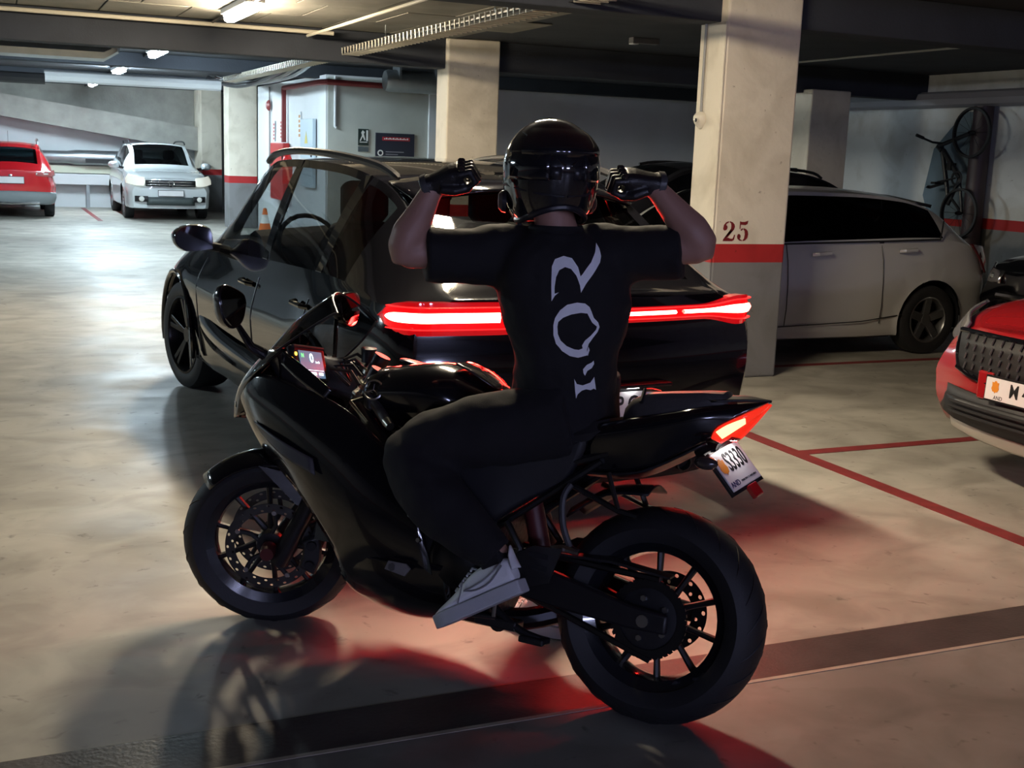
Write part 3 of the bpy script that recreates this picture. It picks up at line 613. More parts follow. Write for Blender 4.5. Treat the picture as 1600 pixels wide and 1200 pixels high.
for s in (1, -1):
    MB().box(-.03,.03, s*.76-.05, s*.76+.05, .46, .52).build('reflector', mat('dark_reflector', (.10,.02,.02), .2), suv, smooth=False, bevel=.01)
    for d in (0, .14): MB().lathe((-.03, s*(.46+d), .305), (-1,0,0), [(.036,0),(.040,.08),(.034,.08),(.032,0)], 16).build('exhaust_tip', DARKM, suv)
    # roof rail
    rr = crom([(.75,s*.60,1.52),(.95,s*.625,1.575),(1.5,s*.645,1.615),(2.1,s*.655,1.625),(2.5,s*.65,1.60),(2.68,s*.645,1.55)], 5)
    MB().tube(rr, [.008]+[.020]*(len(rr)-2)+[.008], 8).build('roof_rail', SATIN, suv)
    for x in (0.02,): pass
    for x0, z in ((1.02,.905),(2.08,.895)):
        yb = bodyline(x0+.1, z)
        MB().tube([(x0,s*(yb+.005),z),(x0+.03,s*(yb+.035),z+.004),(x0+.17,s*(yb+.035),z+.006),(x0+.20,s*(yb+.005),z+.006)], .014, 8).build('door_handle', BLACK, suv)
    for x0 in (1.06, 2.02, 3.22):   # shut lines
        pts = [(x0+(.04*(.9-z) if x0 > 3 else 0), s*(bodyline(x0, z)+.001), z) for z in [.34+.06*k for k in range(11)]]
        MB().tube(pts, .004, 5).build('door_seam', SATIN, suv)
    # side blade low on the doors
    bl = patch([[(1.35,s*.925,.52),(1.9,s*.945,.53),(2.6,s*.945,.55),(3.1,s*.935,.60),(3.22,s*.93,.62)],[(1.35,s*.955,.46),(1.9,s*.975,.46),(2.6,s*.975,.48),(3.1,s*.96,.52),(3.22,s*.945,.56)],[(1.4,s*.915,.38),(1.9,s*.925,.38),(2.6,s*.925,.38),(3.1,s*.92,.40),(3.2,s*.92,.46)]], 4, 4)
    MB().grid(bl).build('side_blade', BLACK, suv, ang=60)
    # flared arch lips
    for wx in (.99, 3.78):
        yy = interp([p[0] for p in PS], [p[7] for p in PS], wx)
        MB().tube([(wx+.435*math.cos(a), s*(yy+.006-.03*max(0,-math.sin(a))), .365+.435*math.sin(a)) for a in [R(-12+204*k/20) for k in range(21)]], .018, 8).build('arch_lip', BLACK, suv)
    # window trim
    for x0 in (1.06, 2.005):
        X_, rg_, jb_, jr_ = sgeo; i_ = min(range(len(X_)), key=lambda k: abs(X_[k]-x0)); a_, b_ = rg_[i_][jb_+1], rg_[i_][jr_]
        MB().obox(((x0), s*(a_[0]+b_[0])/2, (a_[1]+b_[1])/2), (.045,0,0), (0,s*(b_[0]-a_[0])/2,(b_[1]-a_[1])/2), (0,.006,0)).build('window_pillar', BLACK, suv, smooth=False, bevel=.01)
    mirror_part(suv, 3.0, 1.02, 1.07, s, BLACK, 1.15)
# roof spoiler and shark fin
sp = MB().grid(patch([[(.88,.60,1.505),(.86,.3,1.55),(.84,0,1.56),(.86,-.3,1.55),(.88,-.60,1.505)],[(.66,.59,1.455),(.58,.3,1.505),(.56,0,1.515),(.58,-.3,1.505),(.66,-.59,1.455)],[(.62,.58,1.425),(.53,.3,1.475),(.51,0,1.485),(.53,-.3,1.475),(.62,-.58,1.425)]], 4, 3)).build('roof_spoiler', BLACK, suv, solid=.025)
MB().box(.505,.512,-.14,.14,1.462,1.470)  .build('high_brake_light', mat('unlit_lens',(.06,.005,.006),.15,coat=1), suv, smooth=False)
MB().tube([(.30,.30,1.255),(.15,-.05,1.14)], [.008,.006], 6).build('wiper', SATIN, suv)

# ---- silver white hatchback, left side to the camera, nose toward -x
BS = [(0.00,0.93, 0.91, 0.60, 0.86, 0.66, 0.66, 0.74, 0.30, 0.70),
      (0.10,1.00, 0.97, 0.62, 0.92, 0.74, 0.68, 0.83, 0.26, 0.80),
      (0.25,1.10, 1.07, 0.62, 0.98, 0.79, 0.68, 0.865,0.22, 0.83),
      (0.45,1.27, 1.23, 0.58, 1.02, 0.81, 0.68, 0.88, 0.20, 0.84),
      (0.64,1.37, 1.32, 0.55, 1.03, 0.82, 0.68, 0.885,0.20, 0.84),
      (0.95,1.43, 1.385,0.56, 1.025,0.82, 0.66, 0.885,0.19, 0.84),
      (1.50,1.465,1.42, 0.58, 1.005,0.815,0.64, 0.875,0.18, 0.83),
      (2.10,1.47, 1.425,0.585,0.985,0.81, 0.62, 0.87, 0.18, 0.83),
      (2.45,1.44, 1.39, 0.59, 0.97, 0.81, 0.62, 0.87, 0.18, 0.83),
      (2.85,1.24, 1.20, 0.62, 0.96, 0.805,0.64, 0.875,0.19, 0.83),
      (3.15,1.05, 1.02, 0.64, 0.95, 0.80, 0.66, 0.88, 0.20, 0.84),
      (3.6, 0.96, 0.94, 0.62, 0.90, 0.78, 0.64, 0.88, 0.20, 0.84),
      (4.05,0.84, 0.82, 0.56, 0.78, 0.70, 0.56, 0.82, 0.20, 0.78),
      (4.25,0.68, 0.66, 0.50, 0.62, 0.58, 0.50, 0.66, 0.22, 0.62)]
SILV = mat('silver_white_paint', (.50,.495,.49), .28, coat=.8, metal=.15)
hb, hpos, hgeo = make_car('silver_hatchback', 'silver white five door hatchback parked side on behind the pillar numbered 25', (8.50, 9.10, 0), R(180), BS, SILV,
    [(.73,.315,.365),(3.42,.315,.365)], [(.60,1.28),(1.28,2.70)], (2.50,3.10), (.14,.58), bow=(.05,.12),
    seats=dict(x0=.8, x1=2.8, z=.48, pos=[(1.95,.36),(1.95,-.36),(1.15,.36),(1.15,-.36)]), wheel_kw=dict(wid=.20, rimr=.21, nsp=5, rimm=mat('grey_alloy', (.22,.22,.225), .35, metal=.9)), gl=glass('dark_glass', (.06,.06,.07)))
for s in (1, -1):
    for x0, z in ((.92,.945),(1.86,.915)):
        MB().tube([(x0,s*.845,z),(x0+.03,s*.885,z+.005),(x0+.16,s*.885,z-.005),(x0+.20,s*.85,z-.01)], .017, 8, flat=.7).build('door_handle', SILV, hb)
    for x0, a in ((1.30,0),(2.32,0)): MB().tube([(x0,s*.872,.30),(x0,s*.889,.45),(x0,s*.884,.66),(x0,s*.86,.85),(x0,s*.82,.985)], .004, 5).build('door_seam', SATIN, hb)
    MB().tube([(1.05,s*.875,.37),(1.5,s*.880,.32),(2.4,s*.872,.29),(3.0,s*.868,.29)], .005, 5).build('sill_crease', SATIN, hb)
    MB().grid(patch([[(.34,s*.875,1.0),(.18,s*.83,.98),(.06,s*.74,.95)],[(.22,s*.885,.86),(.10,s*.83,.83),(.0,s*.72,.80)],[(.13,s*.87,.74),(.06,s*.80,.72),(-.01,s*.68,.72)]], 4, 4)).build('tail_light', mat('dark_tail_lens', (.07,.006,.008), .1, coat=1), hb, solid=.02, off=1)
    MB().box(1.275,1.325,s*.80-.02,s*.80+.02,1.0,1.02).build('pillar_foot', SATIN, hb, smooth=False)
    MB().tube([(.60,s*.80,1.20),(.66,s*.845,1.04),(1.3,s*.835,1.02),(2.6,s*.822,.985)], .008, 6).build('window_trim', SATIN, hb)
    mirror_part(hb, 2.62, .92, .98, s, SILV)
MB().grid(patch([[(.70,.52,1.365),(.68,0,1.41),(.70,-.52,1.365)],[(.50,.52,1.335),(.46,0,1.375),(.50,-.52,1.335)]], 4, 3)).build('roof_spoiler', SATIN, hb, solid=.03)

# ---- dark SUV behind the hatchback
DS = [(x, z*1.0+(.17 if z > 1.0 else .1), zr+(.17 if zr > 1.0 else .1), yr+.02, zb+.1, yb, zs+.06, ys, zl+.04, yl) for (x,z,zr,yr,zb,yb,zs,ys,zl,yl) in BS]
dk, _, _ = make_car('dark_suv', 'dark SUV half hidden behind the silver hatchback and the pillar', (9.15, 11.35, 0), R(180), DS, mat('dark_grey_paint', (.012,.012,.016), .18, coat=1), [(.75,.34,.39),(3.4,.34,.39)], [(.62,1.24),(1.32,2.74)], (2.50,3.10), (.14,.58),
    wheel_kw=dict(wid=.21, rimr=.23, nsp=5), gl=glass('dark_glass2', (.10,.10,.12)), seats=dict(x0=.8, x1=2.8, z=.62, pos=[(1.95,.36),(1.95,-.36)]))
for s in (1, -1):
    MB().tube(crom([(.7,s*.56,1.52),(.95,s*.58,1.59),(2.0,s*.60,1.635),(2.35,s*.60,1.60)], 4), .016, 7).build('roof_rail', SATIN, dk)
    mirror_part(dk, 2.62, .92, 1.08, s, BLACK)
MB().box(.62,.72,-.02,.02,1.53,1.62).build('aerial_fin', SATIN, dk, smooth=False, bevel=.01)
# ---- red crossover at the right edge, nose toward -x
def mirror_x(st, L): return st
RS = [(0.00,1.00, 0.97, 0.60, 0.92, 0.68, 0.70, 0.78, 0.40, 0.74),
      (0.20,1.15, 1.10, 0.62, 1.00, 0.78, 0.72, 0.86, 0.32, 0.83),
      (0.50,1.45, 1.40, 0.60, 1.04, 0.82, 0.72, 0.885,0.28, 0.85),
      (1.20,1.56, 1.51, 0.61, 1.02, 0.83, 0.70, 0.885,0.26, 0.85),
      (2.10,1.56, 1.51, 0.62, 1.00, 0.83, 0.70, 0.885,0.26, 0.85),
      (2.60,1.40, 1.35, 0.63, 0.99, 0.82, 0.70, 0.89, 0.26, 0.85),
      (2.95,1.14, 1.11, 0.66, 0.98, 0.82, 0.70, 0.895,0.27, 0.86),
      (3.30,1.01, 0.99, 0.68, 0.95, 0.81, 0.70, 0.90, 0.28, 0.87),
      (3.75,0.96, 0.94, 0.66, 0.90, 0.79, 0.68, 0.89, 0.28, 0.86),
      (4.00,0.90, 0.88, 0.62, 0.84, 0.74, 0.62, 0.85, 0.26, 0.82),
      (4.12,0.84, 0.82, 0.56, 0.78, 0.66, 0.58, 0.77, 0.27, 0.74)]
REDC = mat('red_car_paint', (.33,.010,.014), .22, coat=.9)
rc, _, _ = make_car('red_crossover', 'red crossover with black grille and silver skid plate at the right edge', (9.02, 4.28, 0), R(180), RS, REDC, [(.75,.33,.38),(3.35,.33,.38)], [(.55,1.25),(1.33,2.6)], (2.3,3.0), (.22,.48), bow=(.05,.10), fdx=[(.25,-.06),(.45,.03),(.6,.03),(.8,-.02),(.9,-.08)],
    wheel_kw=dict(wid=.205, rimr=.22, nsp=5), seats=dict(x0=.8, x1=2.7, z=.6, pos=[(1.9,.36),(1.9,-.36)]))
# front details in local coords (front plane x ~ 4.2)
def fx(y, b=.0): return 4.155+.085*(1-min(1,(abs(y)/.72))**2)-max(0,abs(y)-.62)*.55+b
def fpan(car, ys, zs0, zs1, name, m, b=.012, th=.02, par=None):
    n = 12; rows = []
    for t in (0,.33,.67,1):
        rows.append([Vector((fx(ys[0]+(ys[1]-ys[0])*k/n, b)-.10*max(0,(zs0(k/n)+(zs1(k/n)-zs0(k/n))*t)-.72), ys[0]+(ys[1]-ys[0])*k/n, zs0(k/n)+(zs1(k/n)-zs0(k/n))*t)) for k in range(n+1)])
    return MB().grid(rows).build(name, m, par or car, solid=th, off=0)
gz0 = lambda t: .555+.05*abs(2*t-1)**4; gz1 = lambda t: .80-.01*abs(2*t-1)**2
gr_ = fpan(rc, (-.56,.56), gz0, gz1, 'grille', PLAST, .012)
for sgn in (-1, 1): MB().tube(crom([(fx(sgn*.55,.02),sgn*.55,.60),(fx(sgn*.585,.02)-.01,sgn*.585,.70),(fx(sgn*.57,.02)-.02,sgn*.57,.80)], 4), .014, 7).build('grille_frame', BLACK, gr_)
MB().tube([(fx(y,.02)-.012,y,.805) for y in [-.57+.095*k for k in range(13)]], .014, 7).build('grille_frame', BLACK, gr_)
MB().tube([(fx(y,.025),y,.553+.05*abs(y/.56)**4) for y in [-.56+.0933*k for k in range(13)]], .014, 7).build('grille_frame', BLACK, gr_)
for r_ in range(4):
    for k in range(16):
        y = -.50+k*.0667; z = .605+r_*.052
        MB().tube([(fx(y,.028)-.1*max(0,z-.72),y,z),(fx(y,.028)-.1*max(0,z+.034-.72),y+.012,z+.034)], .006, 5).build('grille_tooth', mat('grille_grey',(.12,.12,.13),.35,metal=.6), gr_)
fpan(rc, (-.80,.80), lambda t: .30+.06*abs(2*t-1)**3, lambda t: .475+.03*abs(2*t-1)**2, 'lower_bumper', PLAST, .02)
fpan(rc, (-.60,.60), lambda t: .35, lambda t: .44, 'air_intake', SATIN, .035)
for z in (.362,.39,.418): MB().tube([(fx(y,.055),y,z) for y in [-.56+.112*k for k in range(11)]], .008, 6).build('intake_slat', PLAST, rc)
MB().tube([(fx(y,.02)-.02-.15*abs(y)**3,y,.265+.07*abs(y)**2) for y in [-.70+.1*k for k in range(15)]], .04, 8, flat=.5).build('skid_plate', mat('skid_silver',(.50,.47,.42),.4,metal=.7), rc)
for s in (-1, 1):
    MB().grid(patch([[(4.10,s*.60,.83),(4.0,s*.70,.88),(3.78,s*.80,.92)],[(4.13,s*.62,.76),(4.0,s*.77,.80),(3.80,s*.86,.86)],[(4.12,s*.64,.70),(4.02,s*.79,.74),(3.9,s*.86,.80)]],4,4)).build('headlight', mat('dim_lens',(.20,.20,.21),.12,coat=1), rc, solid=.02, off=1)
    MB().lathe((fx(.72,.03)-.02,s*.74,.42), (1,s*.4,0), [(0,.02),(.035,.018),(.045,0)], 6).build('fog_lamp', mat('amber_reflector',(.40,.33,.24),.3), rc)
    mirror_part(rc, 2.75, .95, 1.05, s, REDC)
pl_, Mp = plate(rc, (fx(0)+.045, -.02, .545), (0,1,0), (1,0,.05), .50, .115, 'M 4213', .10, True, 'AND')
def emblem(Mp, x, y, k, par):   # orange coat of arms mark
    mb = MB(Mp); mb.prism([(x+k*a, y+k*b, .0066) for a, b in ((-.5,.55),(-.25,.5),(-.1,.7),(.1,.7),(.25,.5),(.5,.55),(.45,.1),(.55,-.2),(.35,-.55),(.1,-.6),(0,-.75),(-.1,-.6),(-.35,-.55),(-.55,-.2),(-.45,.1))], (0,0,.001)); mb.build('plate_emblem', mat('emblem_orange',(.75,.27,.02),.5), par, smooth=False)
emblem(Mp, -.185, .012, .045, pl_)
MB().box(4.16,4.262,-.36,-.255,.47,.62).build('plate_bracket', REDC, rc, smooth=False, bevel=.01)

# ---- black car beyond the red one, only its headlight corner shows
b2, _, _ = make_car('black_hatchback', 'black car behind the red crossover showing one bright headlight', (13.0, 7.22, 0), R(180), [(x*1.0, z-.02, zr-.02, yr, zb, yb, zs, ys, zl, yl) for (x,z,zr,yr,zb,yb,zs,ys,zl,yl) in RS], BLACK, [(.75,.33,.38),(3.35,.33,.38)], [(.55,1.25),(1.33,2.6)], (2.3,3.0), None, wheel_kw=dict(wid=.2, rimr=.22, nsp=5))
b2.location.x = 12.24
for s in (-1, 1):
    h_ = MB().grid(patch([[(4.13,s*.50,.80),(4.08,s*.66,.82),(3.92,s*.80,.86)],[(4.17,s*.50,.75),(4.10,s*.68,.76),(3.92,s*.84,.79)],[(4.17,s*.50,.70),(4.11,s*.69,.70),(3.94,s*.84,.72)]],4,4)).build('headlight', CHROME, b2, solid=.02, off=1)
    MB().ball((4.13,s*.64,.755), .035).build('projector', mat('lamp_glass',(.6,.62,.64),.05,metal=.8), h_)
    mirror_part(b2, 2.75, .95, 1.05, s, BLACK)
MB().tube([(4.20,-.5,.60),(4.24,0,.60),(4.20,.5,.60)], .03, 8).build('grille_bar', CHROME, b2)

# ---- far white SUV facing the camera, far red crossover seen from behind
WS = [(x*1.07, z+.08 if z > 1.2 else z+.06, zr+.08 if zr > 1.2 else zr+.06, yr, zb+.06, yb, zs+.04, ys, zl, yl) for (x,z,zr,yr,zb,yb,zs,ys,zl,yl) in RS]
WHITE = mat('white_car_paint', (.66,.70,.71), .2, coat=.9)
ws, _, _ = make_car('white_suv', 'white SUV facing forward at the far end of the lane', (3.62, 31.02, 0), R(-90), WS, WHITE, [(.8,.35,.40),(3.6,.35,.40)], [(.6,1.35),(1.45,2.8)], (2.46,3.2), (.25,.52), bow=(.05,.10),
    wheel_kw=dict(wid=.21, rimr=.23, nsp=5), gl=glass('far_glass', (.25,.28,.28)), seats=dict(x0=.8, x1=2.9, z=.68, pos=[(2.0,.36),(2.0,-.36)], wheel=(2.5,.36)))
def fx2(y): return 4.45+.09*(1-min(1,(abs(y)/.78))**2)-max(0,abs(y)-.62)*.45
def wpan(ys, z0, z1, name, m, b=.03): 
    n = 10; return MB().grid([[Vector((fx2(ys[0]+(ys[1]-ys[0])*k/n)+b, ys[0]+(ys[1]-ys[0])*k/n, z)) for k in range(n+1)] for z in (z0,z1)]).build(name, m, ws, solid=.02, off=0)
wpan((-.52,.52), .73, .86, 'grille', PLAST)
for z in (.765,.825): wpan((-.50,.50), z-.01, z+.01, 'chrome_slat', CHROME, .042)
MB().lathe((4.595,0,.79), (1,0,0), [(.055,0),(.07,.01),(.07,-.01)], 18, closed=True).build('badge_ring', CHROME, ws)
MB().tube([(4.60,-.04,.83),(4.60,-.02,.75),(4.60,0,.80),(4.60,.02,.75),(4.60,.04,.83)], .006, 5).build('badge_mark', CHROME, ws)
wpan((-.50,.50), .33, .50, 'lower_intake', mat('intake_grey',(.06,.075,.075),.5), .03)
for s in (-1, 1):
    MB().grid(patch([[(4.46,s*.52,.90),(4.40,s*.66,.92),(4.2,s*.82,.95)],[(4.50,s*.52,.80),(4.43,s*.68,.81),(4.2,s*.87,.86)],[(4.49,s*.54,.74),(4.42,s*.70,.74),(4.25,s*.87,.77)]],4,4)).build('headlight', mat('lamp_lens',(.75,.77,.72),.1,coat=1,emit=(1,1,.85),estr=.5), ws, solid=.04, off=1)
    wpan((s*.60-.13, s*.60+.13), .40, .52, 'fog_surround', PLAST, .035)
    MB().lathe((fx2(.6)+.06,s*.60,.46), (1,0,0), [(0,.01),(.05,.0),(.06,-.02)], 12).build('fog_lamp', mat('fog_glass',(.8,.8,.75),.2), ws)
    mirror_part(ws, 2.95, 1.0, 1.13, s, WHITE, 1.1)
    MB().tube(crom([(.9,s*.58,1.62),(1.2,s*.60,1.68),(2.2,s*.61,1.68),(2.45,s*.61,1.62)], 4), .018, 6).build('roof_rail', DARKM, ws)
plate(ws, (4.58, .0, .585), (0,1,0), (1,0,0), .52, .115, None, .1)
FS = [(x, z, zr, yr, zb, yb, zs, ys, zl, yl) for (x,z,zr,yr,zb,yb,zs,ys,zl,yl) in RS]
REDF = mat('bright_red_paint', (.62,.010,.018), .2, coat=.9)
fr_, _, _ = make_car('far_red_crossover', 'bright red crossover seen from behind at the far left edge', (.46, 26.95, 0), R(90), FS, REDF, [(.75,.34,.39),(3.35,.34,.39)], [(.55,1.25),(1.33,2.6)], (2.3,3.0), (.22,.48), wheel_kw=dict(wid=.205, rimr=.22, nsp=5), gl=glass('far_glass2', (.15,.22,.24)))
MB().grid(patch([[(.30,.90,.52),(.0,.78,.54),(-.09,0,.56),(.0,-.78,.54),(.30,-.90,.52)],[(.30,.90,.42),(-.03,.79,.42),(-.11,0,.42),(-.03,-.79,.42),(.30,-.90,.42)],[(.30,.86,.30),(.02,.70,.28),(-.06,0,.27),(.02,-.70,.28),(.30,-.86,.30)]],4,3)).build('rear_bumper', mat('grey_cladding',(.22,.25,.26),.6), fr_, solid=.03)
MB().tube([(-.10,.55,.32),(-.13,0,.31),(-.10,-.55,.32)], .03, 8).build('skid_strip', CHROME, fr_)
for s in (-1, 1):
    MB().grid(patch([[(.02,s*.45,.93),(.0,s*.62,.95),(.12,s*.78,.97),(.28,s*.84,.99)],[(-.0,s*.50,.87),(-.01,s*.64,.86),(.08,s*.78,.85),(.26,s*.86,.88)]],4,3)).build('tail_light', mat('far_tail_lens',(.5,.12,.12),.1,coat=1), fr_, solid=.03, off=1)
    MB().box(-.03,.03,s*.62-.12,s*.62+.12,.90,.935).build('light_strip', mat('lens_white',(.8,.75,.7),.2), fr_, smooth=False)
    MB().box(.0,.06,s*.68-.09,s*.68+.09,.50,.56).build('rear_reflector', mat('orange_reflector',(.9,.15,.03),.3), fr_, smooth=False, bevel=.01)
    MB().tube(crom([(.55,s*.56,1.50),(.8,s*.585,1.60),(1.8,s*.60,1.63),(2.2,s*.60,1.58)], 4), .02, 6).build('roof_rail', CHROME, fr_)
plate(fr_, (-.075, .0, .78), (0,-1,0), (-1,0,.1), .52, .13, None, .1)
MB().lathe((-.03,0,.90), (-1,0,.2), [(0,.02),(.05,.015),(.06,0)], 14).build('badge', CHROME, fr_)
MB().tube([(.75,.0,1.52),(.62,.0,1.78)], .004, 5).build('aerial', SATIN, fr_)

# ---- bicycle hung by its front wheel on the right wall
bk = empty('hanging_bicycle', (12.0, 12.52, 0)); tag(bk, 'dark mountain bicycle hanging upright against the right wall', 'bicycle')
def bp(px, py, x=0.0): return Vector((x, px, py))   # px along wall (+y away), py height
def bwheel(cy, cz, name, r=.33):
    w = MB().lathe((-.05,cy,cz), (1,0,0), [(r-.03,-.025),(r,-.02),(r+.005,0),(r,.02),(r-.03,.025)], 36, closed=True).build(name, RUBBER, bk)
    MB().lathe((-.05,cy,cz), (1,0,0), [(.02,-.05),(.03,0),(.02,.05)], 12).build('hub', DARKM, w)
    for k in range(14):
        a = 2*math.pi*k/14; MB().tube([(-.05,cy+.02*math.cos(a),cz+.02*math.sin(a)),(-.05,cy+(r-.03)*math.cos(a),cz+(r-.03)*math.sin(a))], .0025, 4).build('spoke', DARKM, w)
    return w
bwheel(-.30, 2.16, 'front_wheel'); bwheel(-.22, 1.10, 'rear_wheel')
FRM = mat('bicycle_frame', (.012,.014,.018), .4)
def bt(a, b, r, name='frame_tube'): MB().tube([bp(*a), bp(*b)], r, 8).build(name, FRM, bk)
bt((.32,1.98,-.02),(-.30,2.16,-.05),0.030,'fork'); bt((.32,1.98,-.02),(.24,1.92,-.02),0.035,'head_tube')
bt((.24,1.93),(-.12,1.56),0.035); bt((.27,1.97),(.10,1.44),0.030); bt((.10,1.44),(.05,1.22),0.027); bt((-.12,1.56),(.05,1.20),0.027); bt((-.12,1.56),(-.22,1.10),0.019,'chain_stay'); bt((.08,1.36),(-.22,1.10),0.019,'seat_stay')
bt((.12,1.50),(.42,1.42),0.022,'seat_post'); MB().loft([[Vector((x*w, .44+d, 1.42+h)) for x, h in ((-1,.0),(0,-.02),(1,0),(0,.03))] for d, w in ((-.02,.08),(.0,.05),(.03,.02))]).build('saddle', SATIN, bk)
MB().tube([(-.36,.34,2.10),(-.12,.33,2.03),(.04,.33,2.02),(.22,.34,2.05)], .015, 8).build('handlebar', FRM, bk)
for a, b in (((-.40,.34,2.115),(-.28,.335,2.08)),((.15,.335,2.035),(.25,.34,2.06))): MB().tube([a,b], .022, 8).build('grip', RUBBER, bk)
MB().lathe((-.06,-.12,1.56), (1,0,0), [(.07,0),(.10,0),(.10,.008),(.07,.008)], 20, closed=True).build('chainring', DARKM, bk)
MB().tube([(-.08,-.12,1.56),(-.10,.18,1.50)], .012, 6).build('crank', DARKM, bk); MB().box(-.18,-.08,.14,.22,1.47,1.50).build('pedal', SATIN, bk, smooth=False)
MB().box(-.05,.05,.02,.10,1.66,1.76).build('bottle_cage', SATIN, bk, smooth=False)
ds = MB().tube([(12.15,12.25,0),(12.15,12.25,2.51)], .13, 14).build('down_pipe', mat('dark_pipe',(.05,.03,.035),.5)); tag(ds, 'dark red brown down pipe behind the hanging bicycle', 'pipe')
bb = MB().prism([(12.26,13.35,1.30),(12.26,13.30,1.55),(12.26,13.22,1.95),(12.26,12.7,2.45),(12.26,12.5,2.45),(12.26,12.45,1.0),(12.26,13.2,1.0)], (.03,0,0)).build('wall_cloth', mat('pale_blue_sheet',(.14,.20,.25),.6,noise=.2,nscale=5), smooth=False); tag(bb, 'bluish grey sheet on wall behind the bicycle', 'sheet')
# ------------------------------------------------------------------ the motorcycle (x forward, y left, z up, origin at rear contact)
_ps, _ph, BSZ = R(40.0), R(-11.5), 1.018
_bf = Vector((-math.sin(_ps), math.cos(_ps), 0)); _l0 = Vector((-math.cos(_ps), -math.sin(_ps), 0)); _uz = Vector((0,0,1))
_bu = _uz*math.cos(_ph)+_l0*math.sin(_ph); _bl = _l0*math.cos(_ph)-_uz*math.sin(_ph)
BIKE_M = Matrix(((_bf.x*BSZ,_bl.x*BSZ,_bu.x*BSZ,1.733),(_bf.y*BSZ,_bl.y*BSZ,_bu.y*BSZ,2.822),(_bf.z*BSZ,_bl.z*BSZ,_bu.z*BSZ,0),(0,0,0,1)))
mc = empty('motorcycle', None, mw=BIKE_M); tag(mc, 'black faired sports motorcycle the rider sits on, front wheel turned left', 'motorcycle')
BIKEB = mat('bike_black', (.005,.005,.007), .16, coat=.8)
BIKEM = mat('bike_matt', (.009,.0085,.011), .45)
FRAMEB = mat('frame_black', (.008,.008,.009), .4)
GREYF = mat('inner_fairing', (.06,.058,.064), .42)
def drilled(M, c, axis_s, r0, r1, th, n, par, name, m):
    """disc ring in the xz plane with two rows of through holes"""
    mb = MB(M)
    for k in range(n):
        a0, a1 = 2*math.pi*k/n, 2*math.pi*(k+1)/n
        for row in range(2):
            q0, q1 = (r0, (r0+r1)/2) if row == 0 else ((r0+r1)/2, r1)
            hole = (k+row) % 2 == 0
            am, rm = (a0+a1)/2, (q0+q1)/2; ha = (a1-a0)*.30; hr = (q1-q0)*.30
            pol = lambda a, r, y: Vector((c[0]+r*math.cos(a), c[1]+y, c[2]+r*math.sin(a)))
            out = [(a0,q0),(am,q0),(a1,q0),(a1,rm),(a1,q1),(am,q1),(a0,q1),(a0,rm)]
            if hole:
                inn = [(am-ha*.7,rm-hr*.7),(am,rm-hr),(am+ha*.7,rm-hr*.7),(am+ha,rm),(am+ha*.7,rm+hr*.7),(am,rm+hr),(am-ha*.7,rm+hr*.7),(am-ha,rm)]
                for y, f in ((th/2,1),(-th/2,-1)):
                    vs = [pol(a,r,y) for a, r in out]+[pol(a,r,y) for a, r in inn]
                    mb.add(vs, [((i,(i+1)%8,8+(i+1)%8,8+i) if f > 0 else (8+i,8+(i+1)%8,(i+1)%8,i)) for i in range(8)])
            else:
                for y in (th/2,-th/2): mb.add([pol(a,r,y) for a, r in out], [tuple(range(8))])
    return mb.build(name, m, par, smooth=False)
